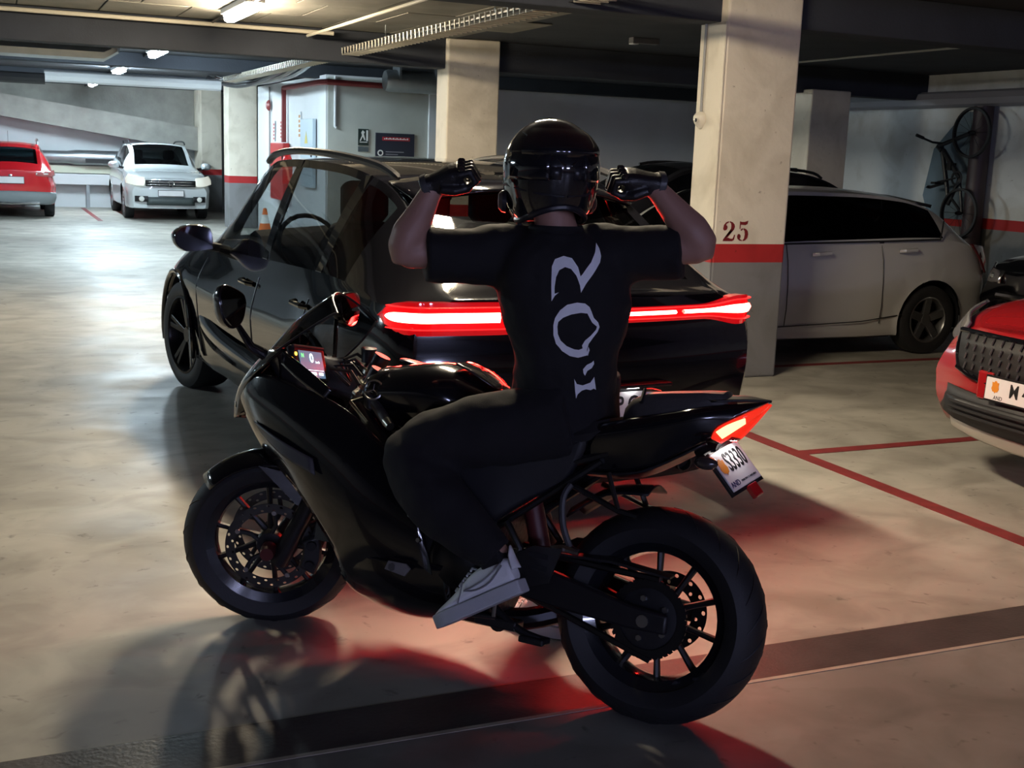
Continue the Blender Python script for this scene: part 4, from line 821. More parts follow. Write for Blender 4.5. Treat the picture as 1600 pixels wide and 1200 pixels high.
def mwheel(M, cx, cz, rad, hw, rimr, name, nsp, sprocket):
    c = (cx, 0, cz)
    rim = MB(M).lathe(c, (0,1,0), [(rimr+.012,-hw*.72),(rimr+.012,-hw*.60),(rimr-.010,-hw*.52),(rimr-.020,-hw*.25),(rimr-.022,0),(rimr-.020,hw*.25),(rimr-.010,hw*.52),(rimr+.012,hw*.60),(rimr+.012,hw*.72),(rimr-.006,hw*.60),(rimr-.024,hw*.48),(rimr-.032,0),(rimr-.024,-hw*.48),(rimr-.006,-hw*.60)], 48, closed=True).build(name, mat('rim_gloss', (.01,.011,.014), .18, coat=.8), mc)
    pr = []
    for k in range(13):
        t = -1+2*k/12; a = t*1.25; pr.append((rad-hw*.92*(1-math.cos(a))*1.05, hw*math.sin(a)/math.sin(1.25)))
    pr = [(rimr+.004,-hw*.74)]+[(rimr+.03,-hw*.93)]+pr+[(rimr+.03,hw*.93),(rimr+.004,hw*.74)]
    ty = MB(M).lathe(c, (0,1,0), pr, 96).build('tyre', RUBBER, rim)
    for k in range(22 if sprocket else 18):   # tread grooves as raised dark slashes
        for s in (1, -1):
            a = 2*math.pi*(k+(.5 if s < 0 else 0))/(22 if sprocket else 18); pts = []
            for q in range(5):
                t = .12+.62*q/4; an = s*t*1.25; rr = rad-hw*.92*(1-math.cos(an))*1.05+.0006; aa = a+.16*q/4*(1.6 if sprocket else 1.2)
                pts.append((cx+rr*math.cos(aa), hw*math.sin(an)/math.sin(1.25), cz+rr*math.sin(aa)))
            MB(M).tube(pts, [.0008,.0022,.0026,.0022,.0008], 4).build('tread_groove', INK, rim)
    MB(M).lathe(c, (0,1,0), [(0,-.07),(.045,-.07),(.05,-.05),(.036,-.02),(.036,.02),(.05,.05),(.045,.07),(0,.07)], 20).build('hub', DARKM, rim)
    for k in range(nsp):
        a = 2*math.pi*(k+.35)/nsp; b = a+(.10 if k % 2 else -.10)
        p0 = Vector((cx+.04*math.cos(b), 0, cz+.04*math.sin(b))); p1 = Vector((cx+(rimr-.024)*math.cos(a), 0, cz+(rimr-.024)*math.sin(a)))
        MB(M).tube([p0, (p0+p1)/2, p1], [(.013,.016),(.009,.013),(.011,.016)], 8, ref=(0,0,1) if abs(math.sin(a)) < .7 else (1,0,0)).build('spoke', BIKEM, rim)
    MB(M).tube([(cx+(rimr-.03)*math.cos(-1.0),.0,cz+(rimr-.03)*math.sin(-1.0)),(cx+(rimr-.065)*math.cos(-1.0),.02,cz+(rimr-.065)*math.sin(-1.0))], .006, 6).build('valve', SATIN, rim)
    return rim
# ---- rear wheel, brake, sprocket, chain, swingarm
rw = mwheel(None, 0, .315, .315, .090, .210, 'rear_wheel', 10, True)
drilled(None, (0,-.09,.315), 1, .075, .118, .005, 28, rw, 'brake_disc', DARKM)
spk = MB()
for k in range(42):
    a0, a1 = 2*math.pi*k/42, 2*math.pi*(k+.5)/42; a2 = 2*math.pi*(k+1)/42; pol = lambda a, r, y: Vector((r*math.cos(a), y, .315+r*math.sin(a)))
    for y in (.098,.106): spk.add([pol(a0,.088,y),pol(a2,.088,y),pol(a2,.108,y),pol(a1,.116,y),pol(a0,.116,y)], [(0,1,2,3,4)])
    spk.add([pol(a0,.116,.098),pol(a1,.116,.098),pol(a1,.116,.106),pol(a0,.116,.106)], [(0,1,2,3)]); spk.add([pol(a0,.088,.098),pol(a2,.088,.098),pol(a2,.088,.106),pol(a0,.088,.106)], [(0,1,2,3)])
spk.build('sprocket', DARKM, rw, smooth=False)
MB().lathe((0,.09,.315), (0,1,0), [(.03,.0),(.092,.0),(.092,.008),(.075,.012),(.03,.012)], 28, closed=True).build('sprocket_carrier', mat('carrier_grey',(.05,.05,.055),.4,metal=.7), rw)
for k in range(5):
    a = 2*math.pi*k/5; MB().lathe((.06*math.cos(a),.10,.315+.06*math.sin(a)), (0,1,0), [(0,.012),(.009,.012),(.009,0)], 6).build('sprocket_bolt', ALU, rw, smooth=False)
MB().tube([(0,.10,.315),(0,.155,.315)], .018, 12).build('axle_nut', ALU, mc)
for s in (1, -1):
    MB().loft([[Vector((x, s*y+d*w, z+h*t)) for d, h in ((-1,-1),(1,-1),(1,1),(-1,1))] for x, y, z, w, t in ((-.07,.138,.315,.012,.028),(.05,.138,.32,.014,.034),(.25,.13,.345,.018,.048),(.45,.11,.37,.02,.058),(.56,.10,.38,.02,.06))]).build('swingarm', BIKEM, mc, bevel=.008)
MB().tube([(.42,-.11,.38),(.42,.11,.38)], .035, 10).build('swingarm_bridge', BIKEM, mc)
MB().tube([(-.02,.1025,.431),(.3,.1025,.44),(.55,.1025,.425)], .010, 6, flat=.6).build('chain', DARKM, mc)
MB().tube([(-.02,.1025,.2),(.3,.1025,.29),(.55,.1025,.345)], .010, 6, flat=.6).build('chain', DARKM, mc)
MB().loft([[Vector((x, y, z)) for x, y, z in q] for q in ([(-.06,.09,.452),(-.06,.135,.448),(-.06,.135,.442),(-.06,.09,.446)],[(.12,.09,.468),(.12,.135,.464),(.12,.135,.456),(.12,.09,.460)],[(.40,.09,.455),(.40,.13,.45),(.40,.13,.443),(.40,.09,.447)])]).build('chain_guard', BIKEM, mc)
MB().grid(patch([[(.30,.075,.56),(.31,0,.585),(.30,-.075,.56)],[(.18,.085,.645),(.19,0,.665),(.18,-.085,.645)],[(.05,.09,.665),(.05,0,.69),(.05,-.09,.665)]],4,4)).build('rear_hugger', BIKEM, mc, solid=.006)
# ---- front end, steered: rotate about the raked steering axis
ST = Vector((1.13, 0, .88)); AX = Vector((-math.sin(R(23.7)), 0, math.cos(R(23.7))))
SM = Matrix.Translation(ST) @ Matrix.Rotation(R(33), 4, AX) @ Matrix.Translation(-ST)
fwl = mwheel(SM, 1.395, .30, .30, .060, .216, 'front_wheel', 10, False)
for s in (1, -1):
    drilled(SM, (1.395, s*.072, .30), 1, .118, .149, .005, 40, fwl, 'brake_disc', mat('disc_steel',(.10,.10,.105),.35,metal=1))
    for k in range(5):
        a = 2*math.pi*k/5+.3
        MB(SM).tube([(1.395+.035*math.cos(a),s*.065,.30+.035*math.sin(a)),(1.395+.075*math.cos(a+.25),s*.07,.30+.075*math.sin(a+.25)),(1.395+.119*math.cos(a+.1),s*.072,.30+.119*math.sin(a+.1))], (.008), 6, flat=.5).build('disc_carrier', SATIN, fwl)
        MB(SM).lathe((1.395+.118*math.cos(a+.1),s*.072,.30+.118*math.sin(a+.1)), (0,s,0), [(0,.006),(.008,.006),(.009,0)], 8).build('disc_bobbin', ALU, fwl)
    FA = Vector((1.34, s*.105, .30)); up = AX
    MB(SM).tube([FA-up*.05, FA+up*.02, FA+up*.10, FA+up*.34], [.030,.034,.030,.027], 14).build('fork_slider', mat('fork_dark',(.03,.028,.03),.3,metal=.5), mc)
    MB(SM).tube([FA+up*.30, FA+up*.70], .029, 14).build('fork_tube', DARKM, mc)
    MB(SM).lathe(FA+Vector((.055,s*.02,.0)), (0,s,0), [(0,.03),(.022,.03),(.026,.0),(.026,-.03)], 14).build('axle_clamp', mat('axle_red',(.12,.03,.03),.35,metal=.5) if s > 0 else DARKM, mc)
    cal = MB(SM).loft([[Vector((1.395+r_*math.cos(a), s*(.085+d), .30+r_*math.sin(a))) for r_, d in ((.115,-.035),(.175,-.03),(.178,.03),(.115,.035))] for a in (R(160),R(175),R(190),R(208))]).build('brake_caliper', mat('caliper_black',(.02,.02,.022),.35), mc, bevel=.008)
    for a in (R(170), R(198)): MB(SM).lathe((1.395+.145*math.cos(a), s*.118, .30+.145*math.sin(a)), (0,s,0), [(0,.008),(.016,.008),(.018,0)], 12).build('caliper_piston', DARKM, cal)
    MB(SM).tube([(1.25,s*.10,.36),(1.22,s*.11,.46),(1.24,s*.09,.60),(1.2,s*.06,.75)], .006, 6).build('brake_hose', SATIN, mc)
    MB(SM).lathe((1.205,s*.118,.50), (0,s,0), [(0,.012),(.018,.010),(.02,0)], 12).build('fork_reflector', mat('amber_fork_reflector',(.28,.08,.02),.25), mc)
    # clip-on bars, grips, levers
    top = Vector((1.10, s*.105, .865)); a_ = Vector((1.075, s*.20, .865)); b_ = Vector((1.02, s*.345, .835))
    MB(SM).tube([top, a_, b_], .0115, 10).build('clip_on_bar', SATIN, mc)
    gp = MB(SM).tube([a_+(b_-a_)*.22, b_], [.0165,.0165], 12).build('hand_grip', mat('grip_rubber',(.03,.028,.03),.5,bump=.3,bscale=400), mc)
    MB(SM).tube([b_, b_+(b_-a_).normalized()*.035], [.017,.013], 12).build('bar_end', mat('bar_end_metal',(.4,.38,.33),.3,metal=1), gp)
    MB(SM).loft([[a_+(b_-a_)*t+Vector((dx,0,dz)) for dx, dz in ((-.02,-.024),(.024,-.024),(.024,.024),(-.02,.024))] for t in (-.06,.18)]).build('switch_pod', SATIN, mc, bevel=.006)
    MB(SM).tube([a_+Vector((.03,0,.0)), a_+Vector((.065,s*.04,-.002)), b_+Vector((.06,-s*.01,-.01))], [.008,.007,.006], 8, flat=.6).build('brake_lever' if s < 0 else 'clutch_lever', mat('lever_metal',(.30,.28,.24),.3,metal=1), mc)
    MB(SM).lathe((1.10,s*.105,.872), AX, [(.030,0),(.032,.012),(.026,.018),(.0,.018)], 16).build('fork_cap', mat('cap_metal',(.62,.60,.50),.25,metal=1), mc)
rv = MB(SM).lathe((1.11,-.17,.90), (0,0,1), [(0,0),(.024,.002),(.026,.04),(.028,.05),(0,.054)], 16).build('brake_reservoir', SATIN, mc)
MB(SM).tube([(1.11,-.17,.90),(1.13,-.10,.86),(1.15,-.03,.80)], .007, 6).build('brake_hose', SATIN, mc)
tc_ = MB(SM).loft([[Vector((1.095+dx*w, y, .845+dz)) for dx, dz in ((-.055,0),(.05,0),(.05,.02),(-.055,.02))] for y, w in ((-.15,.7),(-.105,1.0),(-.05,.75),(.05,.75),(.105,1.0),(.15,.7))]).build('top_yoke', mat('yoke_metal',(.5,.49,.44),.32,metal=1), mc, bevel=.006)
MB(SM).lathe((1.095,0,.868), AX, [(0,.022),(.020,.022),(.024,.012),(.026,0)], 18).build('steering_nut', CHROME, tc_)
MB(SM).lathe((1.055,.0,.872), AX, [(0,.010),(.008,.016),(.018,.016),(.022,0)], 16).build('ignition_lock', CHROME, tc_)
for k in range(4): MB(SM).tube([(1.16,.02*k-.04,.86),(1.19+.01*k,.05*k-.1,.92),(1.15,.09*k-.16,.93),(1.12,.12*k-.2,.90)], .006, 6).build('control_cable', SATIN, mc)
# front mudguard
fm = []
for a in [R(42+14*k) for k in range(9)]:
    r_ = .322; fm.append([(1.395+(r_-.02*abs(q)**2*2.2)*math.cos(a), .078*q, .30+(r_-.035*abs(q)**2)*math.sin(a)) for q in (-1.05,-.7,0,.7,1.05)])
MB(SM).grid(patch(fm, 3, 2)).build('front_mudguard', BIKEB, mc, solid=.005)
for s in (1,-1): MB(SM).loft([[Vector((x,s*y,z)) for x,y,z in q] for q in ([(1.36,.082,.57),(1.44,.082,.585),(1.44,.088,.585),(1.36,.088,.57)],[(1.24,.085,.43),(1.31,.088,.46),(1.31,.098,.46),(1.24,.095,.43)])]).build('mudguard_stay', BIKEB, mc)
# ---- fairings
def both(ctrl, name, m, nu=4, nv=4, th=.006, **k):
    for s in (1, -1):
        g = patch([[(x, s*y, z) for x, y, z in row] for row in ctrl], nu, nv); MB().grid(g).build(name, m, mc, solid=th, ang=40, **k)
# side panel: rows from the upper edge down, columns front to rear
both([[(1.545,.075,.80),(1.43,.165,.86),(1.22,.215,.84),(1.02,.235,.79),(.86,.235,.70),(.72,.205,.58)],
      [(1.55,.085,.775),(1.43,.175,.77),(1.21,.232,.72),(1.01,.252,.65),(.86,.248,.56),(.70,.215,.47)],
      [(1.545,.08,.75),(1.41,.16,.68),(1.195,.222,.60),(1.005,.245,.50),(.87,.238,.41),(.67,.20,.36)],
      [(1.53,.07,.72),(1.39,.135,.617),(1.18,.195,.497),(1.005,.215,.343),(.93,.185,.235),(.64,.15,.23)]], 'side_fairing', BIKEB)
both([[(.99,.205,.36),(.88,.222,.36),(.74,.21,.36),(.62,.185,.36)],[(.985,.19,.27),(.87,.195,.25),(.74,.18,.235),(.60,.155,.25)],[(.955,.11,.20),(.86,.105,.175),(.74,.10,.17),(.60,.095,.195)],[(.95,0,.185),(.86,0,.16),(.74,0,.155),(.60,0,.185)]], 'belly_pan', BIKEB)
both([[(.86,.20,.74),(.60,.18,.79),(.40,.145,.815),(.24,.115,.80)],[(.76,.205,.62),(.55,.17,.64),(.40,.14,.70),(.26,.11,.74)],[(.66,.165,.48),(.52,.15,.50),(.42,.125,.58),(.30,.10,.66)]], 'frame_cover', BIKEM)
# lower winglet step on the side panel and small vent
both([[(1.40,.182,.70),(1.25,.238,.66),(1.10,.258,.62)],[(1.36,.188,.665),(1.22,.245,.61),(1.08,.262,.57)]], 'fairing_step', GREYF)
# nose cone
both([[(1.605,0,.69),(1.60,0,.76),(1.56,0,.84),(1.50,0,.905),(1.44,0,.955)],
      [(1.59,.045,.69),(1.585,.055,.76),(1.545,.075,.83),(1.48,.095,.90),(1.42,.10,.95)],
      [(1.55,.08,.70),(1.54,.10,.77),(1.50,.135,.82),(1.43,.165,.88),(1.37,.165,.94)],
      [(1.52,.075,.71),(1.50,.125,.79),(1.43,.175,.85),(1.36,.20,.90),(1.31,.195,.945)]], 'nose_cone', BIKEB)
both([[(1.598,.012,.725),(1.585,.055,.725),(1.555,.085,.73)],[(1.600,.012,.748),(1.588,.055,.750),(1.556,.085,.752)]], 'headlight_slit', mat('headlight_glass',(.05,.055,.06),.05,coat=1), 3, 2)
# cockpit inner panels
both([[(1.42,.10,.945),(1.36,.165,.935),(1.30,.192,.94)],[(1.38,.11,.90),(1.28,.165,.87),(1.20,.20,.84)],[(1.36,.12,.82),(1.25,.16,.79),(1.15,.19,.76)]], 'inner_fairing', GREYF)
both([[(1.31,.195,.945),(1.20,.215,.90),(1.08,.225,.84)],[(1.30,.205,.90),(1.20,.225,.85),(1.10,.232,.81)]], 'upper_edge_panel', BIKEB)
MB().grid(patch([[(1.42,.11,.90),(1.40,0,.95),(1.42,-.11,.90)],[(1.36,.12,.83),(1.33,0,.84),(1.36,-.12,.83)],[(1.30,.14,.72),(1.28,0,.72),(1.30,-.14,.72)]],4,4)).build('cockpit_panel', SATIN, mc, solid=.005)
# windscreen
ws_ = patch([[(1.33,.195,.94),(1.41,.12,.95),(1.455,0,.955),(1.41,-.12,.95),(1.33,-.195,.94)],[(1.25,.175,1.01),(1.335,.105,1.045),(1.375,0,1.06),(1.335,-.105,1.045),(1.25,-.175,1.01)],[(1.18,.135,1.075),(1.245,.08,1.125),(1.27,0,1.145),(1.245,-.08,1.125),(1.18,-.135,1.075)],[(1.165,.12,1.085),(1.225,.07,1.135),(1.25,0,1.158),(1.225,-.07,1.135),(1.165,-.12,1.085)]],5,5)
wsc = MB().grid(ws_).build('windscreen', glass('smoked_screen',(.25,.25,.27)), mc, ang=60)
edge = [r[0] for r in ws_]+[p for p in ws_[-1][1:]]+[r[-1] for r in reversed(ws_[:-1])]
MB().tube(edge, .004, 6).build('screen_edge', SATIN, wsc)
# mirrors
for s in (1, -1):
    base = Vector((1.38, s*.19, .922)); hd = Vector((1.385, .37, 1.06)) if s > 0 else Vector((1.44, -.36, 1.125))
    mm = MB().tube([base, base+Vector((.02,s*.05,.02)), hd+Vector((.02,-s*.05,-.05))], [(.020,.014),(.016,.010),(.010,.008)], 8).build('mirror', BIKEB, mc)
    sh = [(p.x, p.y) for p in crom([(-.064,.030,0),(-.056,-.030,0),(-.015,-.066,0),(.035,-.060,0),(.068,-.010,0),(.074,.040,0),(.045,.062,0),(-.040,.058,0),(-.064,.030,0)],4)[:-1]]
    f_ = Vector((-1, s*.10, .16)).normalized(); h_ = Vector((0,s,.16)).normalized(); v_ = f_.cross(h_).normalized(); v_ = v_ if v_.z > 0 else -v_
    rg = lambda k, d: [hd+h_*(a*k)+v_*(b*k)+f_*d for a, b in sh]
    MB().loft([rg(1.0,0), rg(.98,-.02), rg(.75,-.045), rg(.3,-.06)]).build('mirror_housing', BIKEB, mm, bevel=.004)
    MB().prism(rg(.90,.001), f_*.002).build('mirror_glass', MIRR, mm, smooth=False)
# dashboard display
dc = Vector((1.325, 0, .905)); dn = Vector((-.93, 0, .36)).normalized(); DM = frame(dc, (0,-1,0), dn)
dsh = MB(DM).box(-.095,.095,-.062,.070,-.03,0).build('dashboard', SATIN, mc, bevel=.012)
scr = MB(DM).box(-.066,.066,-.045,.048,.001,.003).build('display', emis('screen_glow',(.22,.36,.55),.55), dsh, smooth=False)
WT = emis('screen_text',(.8,.95,1.0),2.2)
text_geo('0', .045, DM @ Matrix.Translation((.0,.022,.0045)), .0003, bold=.0008).build('speed_digit', WT, dsh, smooth=False)
text_geo('km/h', .012, DM @ Matrix.Translation((.032,.010,.0045)), .0003).build('speed_unit', WT, dsh, smooth=False)
text_geo('N', .020, DM @ Matrix.Translation((-.05,.030,.0045)), .0003, bold=.0006).build('gear_letter', emis('screen_green',(.2,1,.3),1.5), dsh, smooth=False)
for x, w in ((-.045,.02),(.0,.03),(.042,.025)): MB(DM).box(x-w/2,x+w/2,-.036,-.026,.003,.0042).build('display_bar', WT, dsh, smooth=False)
MB(DM).box(-.06,.06,-.020,-.0185,.003,.0042).build('display_line', WT, dsh, smooth=False)
MB(DM).lathe((-.082,.035,.001), (0,0,1), [(0,.003),(.006,.002),(.007,0)], 10).build('warning_lamp', emis('amber_lamp',(1,.45,.05),5.0), dsh)
MB(DM).box(-.09,.09,.058,.068,-.005,.004).build('dash_brow', PLAST, dsh, smooth=False, bevel=.003)
# ---- tank, seat, tail
tk = []
for x, zt, w, zb in ((1.06,.905,.085,.80),(1.02,.930,.135,.78),(.92,.952,.175,.76),(.80,.972,.185,.75),(.72,.965,.170,.75),(.66,.940,.135,.76),(.585,.895,.085,.79),(.555,.865,.06,.80)):
    tk.append([(x,0,zt),(x,w*.45,zt-.008),(x,w*.80,zt-.035),(x,w,zt-.085),(x,w*.97,(zt+zb)/2-.03),(x,w*.80,zb)])
for s in (1, -1): MB().grid(patch([[(x,s*y,z) for x,y,z in r_] for r_ in tk],3,3)).build('fuel_tank', BIKEB, mc, ang=50)
MB().grid(patch([[(.72,.10,.968),(.72,0,.978),(.72,-.10,.968)],[(.66,.095,.945),(.655,0,.955),(.66,-.095,.945)],[(.59,.06,.905),(.585,0,.912),(.59,-.06,.905)]],4,4)).build('tank_pad', mat('pad_gloss',(.02,.02,.022),.12,coat=1,bump=.3,bscale=90), mc, solid=.004, off=1)
MB().lathe((.93,0,.953), (-.15,0,1), [(.045,0),(.045,.006),(.036,.010),(0,.010)], 24).build('fuel_cap', DARKM, mc)
# round emblem with three crossed forks on the tank side
EM = frame((.962,.166,.855), (-1,-.22,0), (-.2,.95,.25)); EMM = mat('emblem_metal',(.35,.34,.34),.3,metal=1)
em = MB(EM).lathe((0,0,.004), (0,0,1), [(.030,0),(.034,.003),(.030,.005),(.028,.003)], 24, closed=True).build('tank_emblem', EMM, mc)
for k in range(3):
    a = R(90+120*k); MB(EM).tube([(0,0,.006),(.019*math.cos(a),.019*math.sin(a),.006)], .0013, 5).build('emblem_fork', EMM, em)
MB().loft([[Vector((x,y*w,z+dz)) for y, dz in ((-1,-.03),(-.8,.005),(0,.012),(.8,.005),(1,-.03),(.9,-.05),(-.9,-.05))] for x, w, z in ((.60,.075,.845),(.50,.10,.835),(.38,.135,.828),(.26,.145,.838),(.19,.12,.862))]).build('seat', mat('seat_vinyl',(.018,.017,.019),.5,bump=.15,bscale=250), mc)
# pillion pad
MB().loft([[Vector((x,y*w,z+dz)) for y, dz in ((-1,-.028),(-.85,-.004),(-.4,.004),(0,.006),(.4,.004),(.85,-.004),(1,-.028),(1.0,-.075),(-1.0,-.075))] for x, w, z in ((.165,.06,.905),(.135,.09,.935),(.09,.10,.955),(.02,.098,.966),(-.07,.085,.978),(-.125,.07,.982),(-.14,.055,.968))]).build('pillion_seat', mat('pillion_vinyl',(.05,.046,.048),.42,bump=.12,bscale=250), mc)
MB().tube([(.10,.104,.925),(.105,.07,.962),(.11,0,.965),(.105,-.07,.962),(.10,-.104,.925)], .006, 6).build('seat_strap', SATIN, mc)
both([[(.22,.110,.848),(.12,.116,.876),(.0,.112,.908),(-.10,.085,.940),(-.245,.012,.972)],[(.23,.125,.815),(.12,.128,.845),(.0,.122,.878),(-.09,.105,.908),(-.19,.06,.93)],[(.25,.11,.76),(.13,.115,.79),(.02,.112,.83),(-.06,.10,.855),(-.125,.08,.862)],[(.26,.08,.70),(.14,.085,.715),(.05,.085,.745),(-.02,.08,.79),(-.09,.06,.835)]], 'tail_cowl', BIKEB)
both([[(-.10,.085,.956),(-.19,.04,.970),(-.250,.004,.975)],[(-.11,.0,.975),(-.18,0,.982),(-.25,0,.977)]], 'tail_top', BIKEM)
MB().grid(patch([[(.26,.08,.70),(.26,0,.69),(.26,-.08,.70)],[(.14,.085,.715),(.14,0,.70),(.14,-.085,.715)],[(.05,.085,.745),(.05,0,.735),(.05,-.085,.745)],[(-.09,.06,.835),(-.09,0,.83),(-.09,-.06,.835)]],4,4)).build('undertail', SATIN, mc, solid=.006)
both([[(-.243,.012,.967),(-.19,.062,.928),(-.13,.092,.885),(-.112,.086,.852)],[(-.235,.012,.955),(-.195,.045,.905),(-.16,.062,.862),(-.135,.06,.843)]], 'tail_light', mat('bike_tail_lens',(.5,.02,.01),.1,coat=1,emit=(1,.03,.012),estr=.9), 4, 3, .008)
both([[(-.196,.066,.918),(-.155,.092,.893),(-.128,.100,.870)],[(-.196,.056,.904),(-.166,.076,.874),(-.142,.080,.854)]], 'tail_bulb', emis('bike_tail_hot',(1,.22,.09),7.0), 3, 2, .004)
# plate holder, plate, indicators, reflector
MB().tube([(-.06,0,.80),(-.10,0,.82),(-.12,0,.82)], [(.03,.05),(.025,.05),(.02,.05)], 8).build('plate_arm', SATIN, mc)

bp_, PMM = plate(mc, (-.166,-.002,.776), Vector((0,-1,.12)), Vector((-.72,.30,.62)), .175, .125, None, .062)
text_geo('S3330', .082, PMM @ Matrix.Translation((.018,.016,.0066)), .0006, bold=.001, sx=.55).build('plate_lettering', INK, bp_, smooth=False)
text_geo('AND', .024, PMM @ Matrix.Translation((-.058,-.045,.0066)), .0006).build('plate_country', mat('print_blue',(.02,.02,.10),.5), bp_, smooth=False)
emblem(PMM, -.064, .014, .036, bp_)
text_geo('PRINCIPAT D ANDORRA', .0085, PMM @ Matrix.Translation((.025,-.046,.0066)), .0004).build('plate_small_print', INK, bp_, smooth=False)
pl2 = MB().loft([[Vector((x,y,z)) for x,y,z in q] for q in ([(-.10,-.05,.845),(-.10,.05,.845),(-.10,.05,.862),(-.10,-.05,.862)],[(-.165,-.04,.850),(-.165,.04,.850),(-.165,.04,.860),(-.165,-.04,.860)])]).build('plate_lamp', mat('plate_lamp_red',(.35,.02,.02),.15,coat=1), mc, bevel=.004)
MB().box(-.158,-.144,-.022,.022,.8485,.8497).build('plate_lamp_lens', emis('plate_lamp_glow',(1,.95,.9),60.0), pl2, smooth=False)
MB(PMM).box(-.012,.035,-.108,-.066,-.006,.012).build('rear_reflector', mat('red_reflector',(.40,.012,.015),.12,coat=1), mc, smooth=False, bevel=.004)
for s in (1, -1):
    ind = MB().tube([(-.10,s*.05,.80),(-.12,s*.13,.785)], .010, 8).build('indicator_stalk', SATIN, mc)
    MB().ball((-.125,s*.15,.782), (.035,.020,.020)).build('indicator_lens', mat('smoked_lens',(.04,.03,.03),.1,coat=1), ind)
# ---- engine, frame, exhaust, rear sets
MB().loft([[Vector((x,y*w,z+dz)) for y, dz in ((-1,-.14),(-.7,-.18),(.7,-.18),(1,-.14),(1,.14),(.7,.18),(-.7,.18),(-1,.14))] for x, w, z in ((.95,.10,.44),(.85,.15,.42),(.65,.16,.40),(.50,.13,.40))]).build('engine', mat('engine_black',(.02,.02,.021),.5,bump=.4,bscale=60), mc, bevel=.01)
MB().lathe((.60,.155,.385), (0,1,0), [(0,.035),(.07,.03),(.095,.01),(.10,0)], 20).build('clutch_cover', DARKM, mc)
for s in (1, -1):
    MB().tube(crom([(1.06,s*.08,.80),(.92,s*.15,.70),(.75,s*.16,.58),(.56,s*.14,.50),(.53,s*.12,.38)],4), (.028), 8, flat=.6).build('frame_spar', FRAMEB, mc)
    MB().tube([(.56,s*.10,.62),(.30,s*.10,.72),(.0,s*.09,.84)], .014, 8).build('subframe_tube', FRAMEB, mc)
    MB().tube([(.50,s*.11,.50),(.30,s*.105,.66),(.20,s*.10,.74)], .012, 8).build('subframe_tube', FRAMEB, mc)
    # pillion peg hanger triangle
    MB().tube([(.27,s*.115,.655),(.12,s*.125,.607),(.06,s*.125,.60)], .009, 6).build('peg_hanger', FRAMEB, mc)
    MB().tube([(.12,s*.125,.607),(.17,s*.11,.71)], .008, 6).build('peg_hanger', FRAMEB, mc)
    # heel plate with slots
    hp = [(.40,.44),(.35,.47),(.26,.475),(.29,.37),(.37,.34),(.42,.37)]
    h0 = MB().prism([(x, s*.165, z) for x, z in hp], (0,s*.006,0)).build('heel_plate', mat('heel_alloy',(.10,.10,.105),.35,metal=.9), mc, smooth=False)
    for z in (.40,.435): MB().prism([(.30,s*.172,z),(.36,s*.172,z+.004),(.365,s*.172,z+.018),(.30,s*.172,z+.016)], (0,s*.001,0)).build('plate_slot', INK, h0, smooth=False)
    MB().tube([(.42,s*.16,.335),(.42,s*.25,.345)], [.010,.011], 8).build('foot_peg', ALU, mc)
    MB().tube([(.44,s*.15,.34),(.40,s*.15,.45),(.46,s*.14,.52)], .012, 8).build('rear_set_bracket', FRAMEB, mc)
# hose hanging down from the pillion hanger and silver coupling
MB().tube(crom([(.275,.13,.66),(.285,.15,.62),(.275,.155,.55),(.25,.15,.49),(.235,.15,.475)],4), .010, 8).build('rear_hose', mat('hose_grey',(.05,.05,.055),.5), mc)
MB().tube([(.30,.15,.47),(.26,.155,.478),(.215,.152,.472)], [.012,.014,.010], 8).build('hose_coupling', CHROME, mc)
# shift linkage, chrome arms under the peg
MB().tube([(.44,.20,.33),(.37,.21,.335)], .011, 8).build('peg_pivot', ALU, mc)
MB().tube([(.43,.215,.33),(.43,.215,.25)], .006, 6).build('shift_rod', ALU, mc)
MB().tube([(.43,.20,.245),(.58,.20,.23)], .007, 6).build('shift_lever', SATIN, mc)
MB().box(.38,.52,.10,.16,.205,.235).build('exhaust_bracket', SATIN, mc, smooth=False, bevel=.006)
st_ = MB().tube(crom([(.50,.13,.28),(.42,.145,.235),(.36,.15,.21),(.30,.15,.20)],4), [.012]*12+[.010], 8).build('side_stand', SATIN, mc)
MB().box(.28,.36,.12,.18,.185,.205).build('stand_foot', SATIN, st_, smooth=False, bevel=.005)
MB().lathe((.45,.13,.22), (0,1,0), [(.018,0),(.03,0),(.03,.008),(.018,.008)], 14, closed=True).build('stand_pivot', DARKM, mc)
MB().tube(crom([(.90,-.05,.28),(.75,-.06,.20),(.60,-.05,.19),(.45,-.08,.20),(.30,-.15,.26)],4), (.035), 10).build('exhaust_pipe', DARKM, mc)
MB().tube([(.34,-.14,.24),(.28,-.155,.27),(.10,-.17,.33),(.02,-.175,.355)], [.04,.058,.058,.05], 14).build('muffler', SATIN, mc)
MB().tube([(.40,0,.44),(.46,0,.62)], .032, 12).build('rear_shock', mat('shock_red',(.10,.02,.02),.4), mc)
MB().lathe((.775,.243,.335), (0,1,0), [(0,.003),(.012,.002),(.013,0)], 6).build('fairing_badge', GREYF, mc)
MB().prism([(.80,.235,.325),(.73,.232,.315),(.715,.23,.34),(.73,.232,.352),(.79,.236,.352)], (0,.006,0)).build('fairing_badge', mat('badge_grey',(.16,.15,.15),.4), mc, smooth=False)
for x, z in ((1.20,.62),(.74,.50),(.70,.43)): MB().lathe((x, .226, z), (0,1,0), [(0,.012),(.007,.012),(.008,0)], 8).build('fairing_bolt', ALU, mc)
MB().box(1.03,1.10,-.19,.19,.36,.66).build('radiator', mat('radiator_core',(.02,.02,.02),.6,bump=.5,bscale=300), mc, smooth=False)
